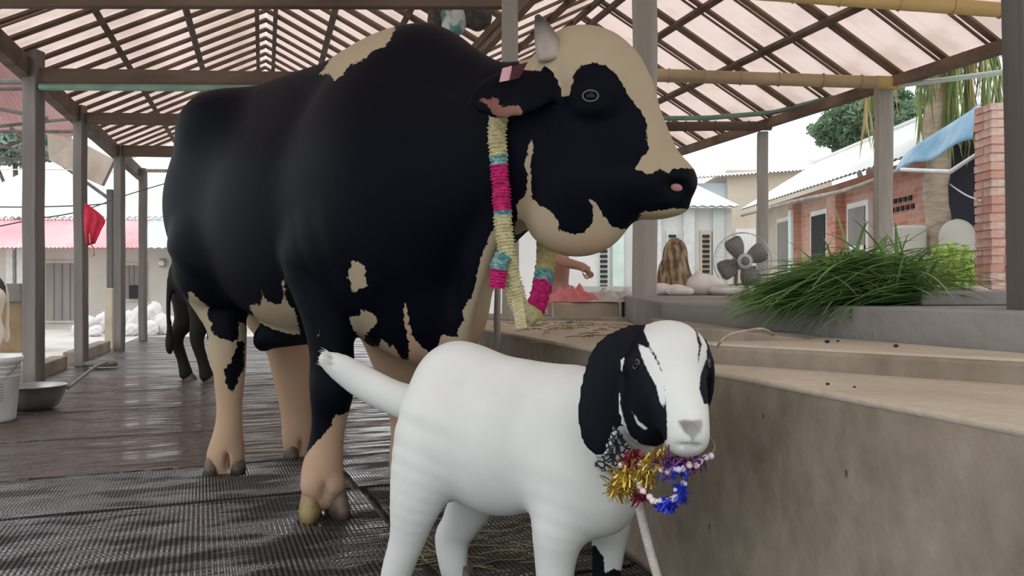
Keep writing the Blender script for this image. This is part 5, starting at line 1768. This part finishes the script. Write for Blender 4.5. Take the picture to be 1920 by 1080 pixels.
def tree(label, cx, cy, Y, rx, ry, dep, n, leaf, m_='leaf', seed=1, base=-.15):
    c = P(cx, cy, Y)
    t = thing('tree', label, 'tree', (c[0], Y, base))
    org = (c[0], Y, base)
    for k, (ox, oz, s_) in enumerate(((0, 0, 1.0), (-.5, -.25, .6), (.5, -.2, .62), (.1, .4, .6))):
        foliage('crown', c + np.array([ox * rx * Y / FPX, 0, oz * ry * Y / FPX]), (rx * Y / FPX * s_ * .8, dep * s_, ry * Y / FPX * s_ * .8), int(n * s_), m_, leaf, t, org, seed + k)
    MB().tube([(0, 0, 0), (.05, 0, (c[2] - base) * .5), (-.05, 0, c[2] - base)], [.18, .14, .05], 10).build('trunk', M['bark'], t, True)
    for sg in (-1, 1):
        MB().tube([(0, 0, (c[2] - base) * .6), (sg * rx * Y / FPX * .5, 0, c[2] - base)], [.08, .025], 8).build('branch', M['bark'], t, True)
    return t


tree('leafy green tree between the white roof and the palm trunk', 1632, 226, 19, 112, 72, 1.3, 5200, .075, seed=3)
tree('smaller green tree right behind the palm trunk', 1735, 235, 17, 60, 60, .8, 2400, .07, seed=8)
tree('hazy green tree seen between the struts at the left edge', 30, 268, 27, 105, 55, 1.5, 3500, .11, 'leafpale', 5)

# palm with hanging dry fronds
c0 = P(1757, 540, 9.0)
pm = thing('palm_tree', 'palm tree with pale ringed trunk and hanging yellow-green fronds', 'palm', (c0[0], 9.0, -.15))
po = Vector((c0[0], 9.0, -.15))
M['palmbark'] = mat('palm_bark', (0.36, 0.28, 0.21), (0.52, 0.42, 0.32), .9, 6, (1, 1, 4), bump=.4)
pts = [(0.02 * math.sin(i), 0, i * .12) for i in range(34)]
MB().tube(pts, [.125 + (.006 if i % 2 else 0) + .02 * (i < 3) for i in range(34)], 16).build('trunk', M['palmbark'], pm, True)
M['frond'] = mat('frond_green', (0.22, 0.32, 0.12), (0.42, 0.46, 0.2), .6, 3, trans=.3)
M['fronddry'] = mat('frond_dry', (0.45, 0.33, 0.15), (0.60, 0.48, 0.26), .7, 3, trans=.3)
for k in range(34):
    out = random.uniform(.45, 1.25)
    dv = Vector((random.uniform(-.15, 1.5) if k < 29 else random.uniform(-1, -.5), random.uniform(-.7, .3), 0))
    top = Vector((0, 0, 3.85))
    mid = top + dv * out * .7 + Vector((0, 0, .25))
    en = top + dv * out * 1.15 + Vector((0, 0, -random.uniform(.7, 1.25)))
    sp = spline([top, mid, (np.array(mid) + np.array(en)) / 2 + np.array(dv) * .12 + np.array([0, 0, .15]), en], 26)
    mb = MB().tube(sp, [.012 * (1 - i / 30) + .002 for i in range(27)], 5)
    for i in range(3, 26):
        tq = Vector(sp[i]) - Vector(sp[i - 1])
        for sg in (-1, 1):
            d = (tq.normalized() * .4 + Vector((random.uniform(-.2, .2), sg * .25, -1))).normalized()
            p = Vector(sp[i])
            ln = random.uniform(.45, .8) * (1 - .6 * abs(i / 26 - .5))
            w = Vector((.014, .006, 0))
            mb.add([p - w, p + w, p + d * ln * .6 + w * .8, p + d * ln, p + d * ln * .6 - w * .8], [(0, 1, 2, 3, 4)])
    mb.build('frond', M['fronddry' if k % 3 == 0 else 'frond'], pm)

# shrub below the palm
c0 = P(1782, 500, 8.2)
sh = thing('shrub', 'bright yellow-green shrub below the palm trunk, behind the grass heap', 'shrub', (c0[0], 8.2, -.15))
foliage('leaves', P(1782, 500, 8.2), (.26, .2, .24), 700, 'leafyel', .05, sh, (c0[0], 8.2, -.15), 4, .2)
foliage('leaves', P(1815, 520, 8.1), (.18, .15, .16), 300, 'leafyel', .05, sh, (c0[0], 8.2, -.15), 6, .2)
MB().tube([(0, 0, 0), (.02, 0, 1.1)], [.03, .012], 8).build('stem', M['bark'], sh, True)
c0 = P(1838, 520, 3.4)
sp_ = thing('grass_sprig', 'small leafy green sprig standing up right of the grass heap', 'plant', (c0[0], 3.4, PZ))
for k in range(9):
    mb = MB(); a_ = random.uniform(0, 6.28)
    blade(mb, Vector((0, 0, 0)), Vector((math.cos(a_) * .5, math.sin(a_) * .5, 1)).normalized(), random.uniform(.05, .11), .012, .01)
    mb.build('leaf', M['grass2'], sp_, True)

# ------------------------------------------------------------------ brick house on the right
M['brickwall'], _nt, N, L, b = new_mat('weathered_brickwork')
tc = N.new('ShaderNodeTexCoord')
mp = N.new('ShaderNodeMapping'); mp.inputs['Rotation'].default_value = (math.pi / 2, 0, math.pi / 2)
sx = N.new('ShaderNodeSeparateXYZ'); L.new(tc.outputs['Object'], sx.inputs[0])
cx_ = N.new('ShaderNodeCombineXYZ'); L.new(sx.outputs['Y'], cx_.inputs['X']); L.new(sx.outputs['Z'], cx_.inputs['Y'])
br = N.new('ShaderNodeTexBrick'); br.inputs['Scale'].default_value = 1.0
br.inputs['Brick Width'].default_value = .24; br.inputs['Row Height'].default_value = .078; br.inputs['Mortar Size'].default_value = .007
br.inputs['Color1'].default_value = (.46, .17, .12, 1); br.inputs['Color2'].default_value = (.58, .27, .20, 1); br.inputs['Mortar'].default_value = (.48, .36, .30, 1)
L.new(cx_.outputs[0], br.inputs['Vector'])
nz = N.new('ShaderNodeTexNoise'); nz.inputs['Scale'].default_value = 1.1; nz.inputs['Detail'].default_value = 6
L.new(tc.outputs['Object'], nz.inputs['Vector'])
mr = N.new('ShaderNodeMapRange'); mr.inputs[1].default_value = .48; mr.inputs[2].default_value = .66; mr.inputs[4].default_value = .75
L.new(nz.outputs['Fac'], mr.inputs[0])
mx = N.new('ShaderNodeMix'); mx.data_type = 'RGBA'; mx.inputs[7].default_value = (.56, .44, .36, 1)
L.new(mr.outputs[0], mx.inputs[0]); L.new(br.outputs['Color'], mx.inputs[6]); L.new(mx.outputs[2], b.inputs['Base Color'])
bp = N.new('ShaderNodeBump'); bp.inputs['Distance'].default_value = .01; bp.inputs['Strength'].default_value = .6; bp.invert = True
L.new(br.outputs['Fac'], bp.inputs['Height']); L.new(bp.outputs[0], b.inputs['Normal']); b.inputs['Roughness'].default_value = .9
M['tinroof'] = mat('pale_grey_tin', (0.60, 0.60, 0.58), (0.72, 0.72, 0.70), .6, .9, bump=.1)
M['beige'] = mat('beige_plaster', (0.55, 0.47, 0.37), (0.62, 0.55, 0.46), .9, 1.5)
M['white2'] = mat('whitewash', (0.70, 0.70, 0.68), (0.78, 0.78, 0.76), .85, 1.5)
hr = thing('brick_house', 'orange brick house with sloping pale tin roof behind the grass heap', 'house', (5.0, 12, -.15))
ho = Vector((5.0, 12, -.15))
WX = 5.0
pt(MB().box((WX + 1.0, 11.9, 1.15), (2.0, 4.6, 2.6)), 'wall', 'brickwall', hr, ho)
pt(MB().box((WX + 1.0, 15.3, 1.15), (2.0, 2.2, 2.6)), 'side_wall', 'beige', hr, ho)
pt(corrugated(MB(), (6.3, 7.6, 3.42), (6.3, 16.6, 3.42), (4.62, 16.2, 2.42), (4.62, 9.0, 2.38), 50, .010), 'roof', 'tinroof', hr, ho)
pt(MB().tube([(6.3, 7.6, 3.46), (6.3, 16.6, 3.46)], .05, 8), 'ridge_cap', 'tinroof', hr, ho)
pt(MB().tube(spline([(4.6, 16, 2.30), (4.6, 13, 2.26), (4.6, 11, 2.20), (4.6, 9.2, 2.26)], 20), .03, 8), 'gutter', 'post', hr, ho)
for (x0, x1, z0, z1, nm, m_) in ((1466, 1488, .2, 2.05, 'door', 'doorgrey'), (1531, 1556, .2, 2.02, 'door', 'dark'), (1601, 1632, 1.0, 2.0, 'window', 'doorgrey')):
    y1, y0 = WX * FPX / (x0 - 960), WX * FPX / (x1 - 960)
    fr_ = pt(MB().box((WX - .02, (y0 + y1) / 2, (z0 + z1) / 2), (.1, y1 - y0 + .16, z1 - z0 + .16)), nm, 'white2', hr, ho)
    pt(MB().box((WX - .03, (y0 + y1) / 2, (z0 + z1) / 2), (.12, y1 - y0, z1 - z0)), 'panel', m_, hr, ho, fr_)
    pt(MB().box((WX - .06, (y0 + y1) / 2, z0 + (z1 - z0) * .42), (.1, y1 - y0, .06)), 'crossbar', 'white2', hr, ho, fr_)
for (x0, w) in ((1575, .35), (1497, .22)):
    yy_ = WX * FPX / (x0 - 960)
    pt(MB().box((WX - .06, yy_, 1.1), (.16, w, 2.4)), 'pilaster', 'brickwall', hr, ho)
pt(MB().tube([(4.85, 13.9, .2), (4.85, 13.9, 2.2)], .05, 8), 'drain_pipe', 'pipew', hr, ho)
for r in range(2):
    for k in range(5):
        yy_ = 10.55 - k * .13 - .06 * r
        pt(MB().box((WX - .005, yy_, 1.98 - r * .11), (.03, .07, .06)), 'vent_hole', 'dark', hr, ho)

# dark open shed beside the brick house
ds = thing('open_shed', 'dark open-fronted shed behind the brick pillar', 'shed', (6.2, 9, -.15))
do = Vector((6.2, 9, -.15))
M['shedwall'] = mat('shaded_shed_wall', (0.035, 0.037, 0.05), (0.055, 0.055, 0.07), .95, 2)  # gloom inside the shed is put into its wall and roof colour
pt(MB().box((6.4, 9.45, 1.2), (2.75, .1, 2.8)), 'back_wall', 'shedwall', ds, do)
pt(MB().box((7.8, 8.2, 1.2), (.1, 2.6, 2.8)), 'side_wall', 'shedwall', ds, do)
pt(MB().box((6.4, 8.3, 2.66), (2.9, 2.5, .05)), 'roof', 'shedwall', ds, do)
pt(MB().box((5.05, 9.35, .55), (.4, .12, 1.5)), 'plaster_stub', 'plasterL', ds, do)
b_ = Body((-.4, -.2, -.1), (.4, .2, 2.0), .025)
b_.chain([(0, 0, .3), (0, 0, 1.55)], [.2, .19], .1, flat=((0, 1, 0), .5)); b_.surface(1); b_.vert[:, 2] = np.maximum(b_.vert[:, 2], 0)
o = b_.build('plaster_pillar', M['plasterL'], (0, 0, 0)); o.location = (P(1795, 0, 8.7)[0], 8.7, -.15)
tag(o, 'round-topped weathered plaster pillar right of the palm trunk', 'pillar')
o = MB().box((0, 0, .85), (.3, .22, 1.7)).build('plaster_pillar', M['plasterL'], bevel=.03); o.location = (P(1706, 0, 9.0)[0], 9.0, -.15)
tag(o, 'square weathered plaster pillar left of the palm trunk', 'pillar')

# blue tarp
M['tarp'] = mat('blue_tarp', (0.22, 0.48, 0.70), (0.55, 0.70, 0.82), .5, 3, trans=.3)
v, f_ = [], []
A0, A1, B0, B1 = P(1700, 285, 9.2), P(1838, 193, 7.5), P(1678, 322, 9.2), P(1826, 262, 7.4)
for i in range(13):
    for j in range(7):
        s_, t = i / 12, j / 6
        p = (A0 * (1 - s_) + A1 * s_) * (1 - t) + (B0 * (1 - s_) + B1 * s_) * t
        p = p + np.array([0, .05 * math.sin(6 * s_ + 3 * t), .03 * math.sin(9 * s_) * t])
        v.append(p)
for i in range(12):
    for j in range(6):
        q = i * 7 + j
        f_.append((q, q + 1, q + 8, q + 7))
o = MB().add([p - A0 for p in v], f_).build('blue_tarp', M['tarp'], smooth=True); o.location = A0
md = o.modifiers.new('t', 'SOLIDIFY'); md.thickness = .008
tag(o, 'blue tarp stretched under the tin roof beside the brick pillar', 'tarp')
sp = [P(1836, 200, 7.35), P(1838, 285, 7.35), P(1782, 322, 7.6), P(1690, 318, 8.6)]
o = MB().tube([p - sp[0] for p in sp], .022, 8).build('pipe_frame', M['white']); o.location = sp[0]
tag(o, 'white bent pipe frame holding the blue tarp', 'pipe')

# brick pillar, brick by brick
bp_ = thing('brick_pillar', 'red brick pillar at the right, rising before the dark shed', 'pillar', (P(1869, 0, 7.2)[0], 7.2, -.15))
M['brick'] = [mat('pillar_brick_%d' % i, c, d, .9, 9, bump=.3) for i, (c, d) in enumerate((((.42, .20, .15), (.52, .28, .22)), ((.48, .25, .19), (.58, .34, .28)), ((.40, .23, .18), (.60, .42, .36))))]
M['mortar'] = mat('mortar', (0.42, 0.34, 0.29), (0.52, 0.44, 0.38), .95, 12, bump=.3)
MB().box((0, 0, 1.32), (.232, .232, 2.64)).build('mortar_core', M['mortar'], bp_)
me_b = []
for m_ in M['brick']:
    me_b.append(MB().box((0, 0, 0), (.122, .122, .062)).mesh('brick', m_))
for c in range(35):
    for (ix, iy) in ((-1, -1), (1, -1), (-1, 1), (1, 1)):
        o = bpy.data.objects.new('brick', random.choice(me_b))
        lng = (c % 2) * .012
        o.location = (ix * .0645 + random.uniform(-.006, .006), iy * .0645 + random.uniform(-.006, .006), .04 + c * .0755)
        o.rotation_euler = (0, 0, random.uniform(-.06, .06))
        o.scale = (1 + random.uniform(-.02, .08), 1.02, 1 + random.uniform(-.08, .06))
        link(o, bp_)

# ------------------------------------------------------------------ far pale houses
hf = thing('whitewashed_house', 'whitewashed house with slatted vent strips behind the fan', 'house', (4.2, 16, -.15))
fo_ = Vector((4.2, 16, -.15))
M['bluewash'] = mat('pale_blue_wash', (0.52, 0.60, 0.66), (0.62, 0.68, 0.72), .85, .6)
M['greenpale'] = mat('pale_green_wash', (0.56, 0.63, 0.58), (0.66, 0.70, 0.66), .85, .8)
x0, x1 = P(880, 0, 16)[0], P(1372, 0, 16)[0]
pt(MB().box(((x0 + x1) / 2, 17.2, 1.15), (x1 - x0, 2.4, 2.6)), 'wall', 'white2', hf, fo_)
pt(corrugated(MB(), (x0, 17.8, 3.15), (x1 - .3, 17.8, 3.15), (x1 + .1, 15.7, 2.46), (x0, 15.7, 2.46), 30, .014), 'roof', 'tinwhite', hf, fo_)
for (a_, b_) in ((1248, 1270), (1311, 1332), (1120, 1142), (1188, 1206)):
    xa, xb = P(a_, 0, 16)[0], P(b_, 0, 16)[0]
    st_ = pt(MB().box(((xa + xb) / 2, 15.97, 1.35), (xb - xa, .1, 1.3)), 'vent_strip', 'beige' if a_ == 1311 else 'greenpale', hf, fo_)
    for k in range(12):
        pt(MB().box(((xa + xb) / 2, 15.94, .78 + k * .1), ((xb - xa) * .62, .1, .055)), 'slot', 'dark', hf, fo_, st_)
for xx, m_ in ((1290, 'white'), (1345, 'greenpale'), (1158, 'pipew'), (1228, 'white')):
    pt(MB().box((P(xx, 0, 16)[0], 15.96, 1.2), (.22, .14, 2.45)), 'pilaster', m_, hf, fo_)
hg = thing('grey_block_house', 'tall pale grey house with ribbed white roof behind the fan post', 'house', (6, 20, -.15))
go_ = Vector((6, 20, -.15))
x0, x1 = P(1364, 0, 19)[0], P(1560, 0, 19)[0]
pt(MB().box(((x0 + x1) / 2, 20.4, 1.75), (x1 - x0, 2.8, 3.8)), 'wall', 'beige', hg, go_)
pt(MB().box((P(1325, 0, 19)[0], 20.4, 1.6), (1.1, 2.6, 3.5)), 'side_wall', 'bluewash', hg, go_)
pt(corrugated(MB(), (x0 - 2.2, 22.6, 4.7), (x1 + .2, 22.6, 4.9), (x1 - .2, 18.8, 3.66), (x0 - 1.2, 18.8, 3.42), 40, .018), 'roof', 'tinwhite', hg, go_)
pt(MB().box((P(1416, 0, 18.9)[0], 18.97, 1.8), (.9, .08, .9)), 'panel', 'white2', hg, go_)
pt(MB().box((P(1418, 0, 18.9)[0], 18.95, 1.25), (.28, .1, .24)), 'window', 'dark', hg, go_)
# low white parapet behind the fan
o = MB().box((0, 0, .5), (4.6, .2, 1.05)).build('parapet', M['white2']); o.location = (P(1330, 0, 12)[0], 12.0, -.15)
tag(o, 'low white parapet wall in the yard behind the fan', 'parapet')
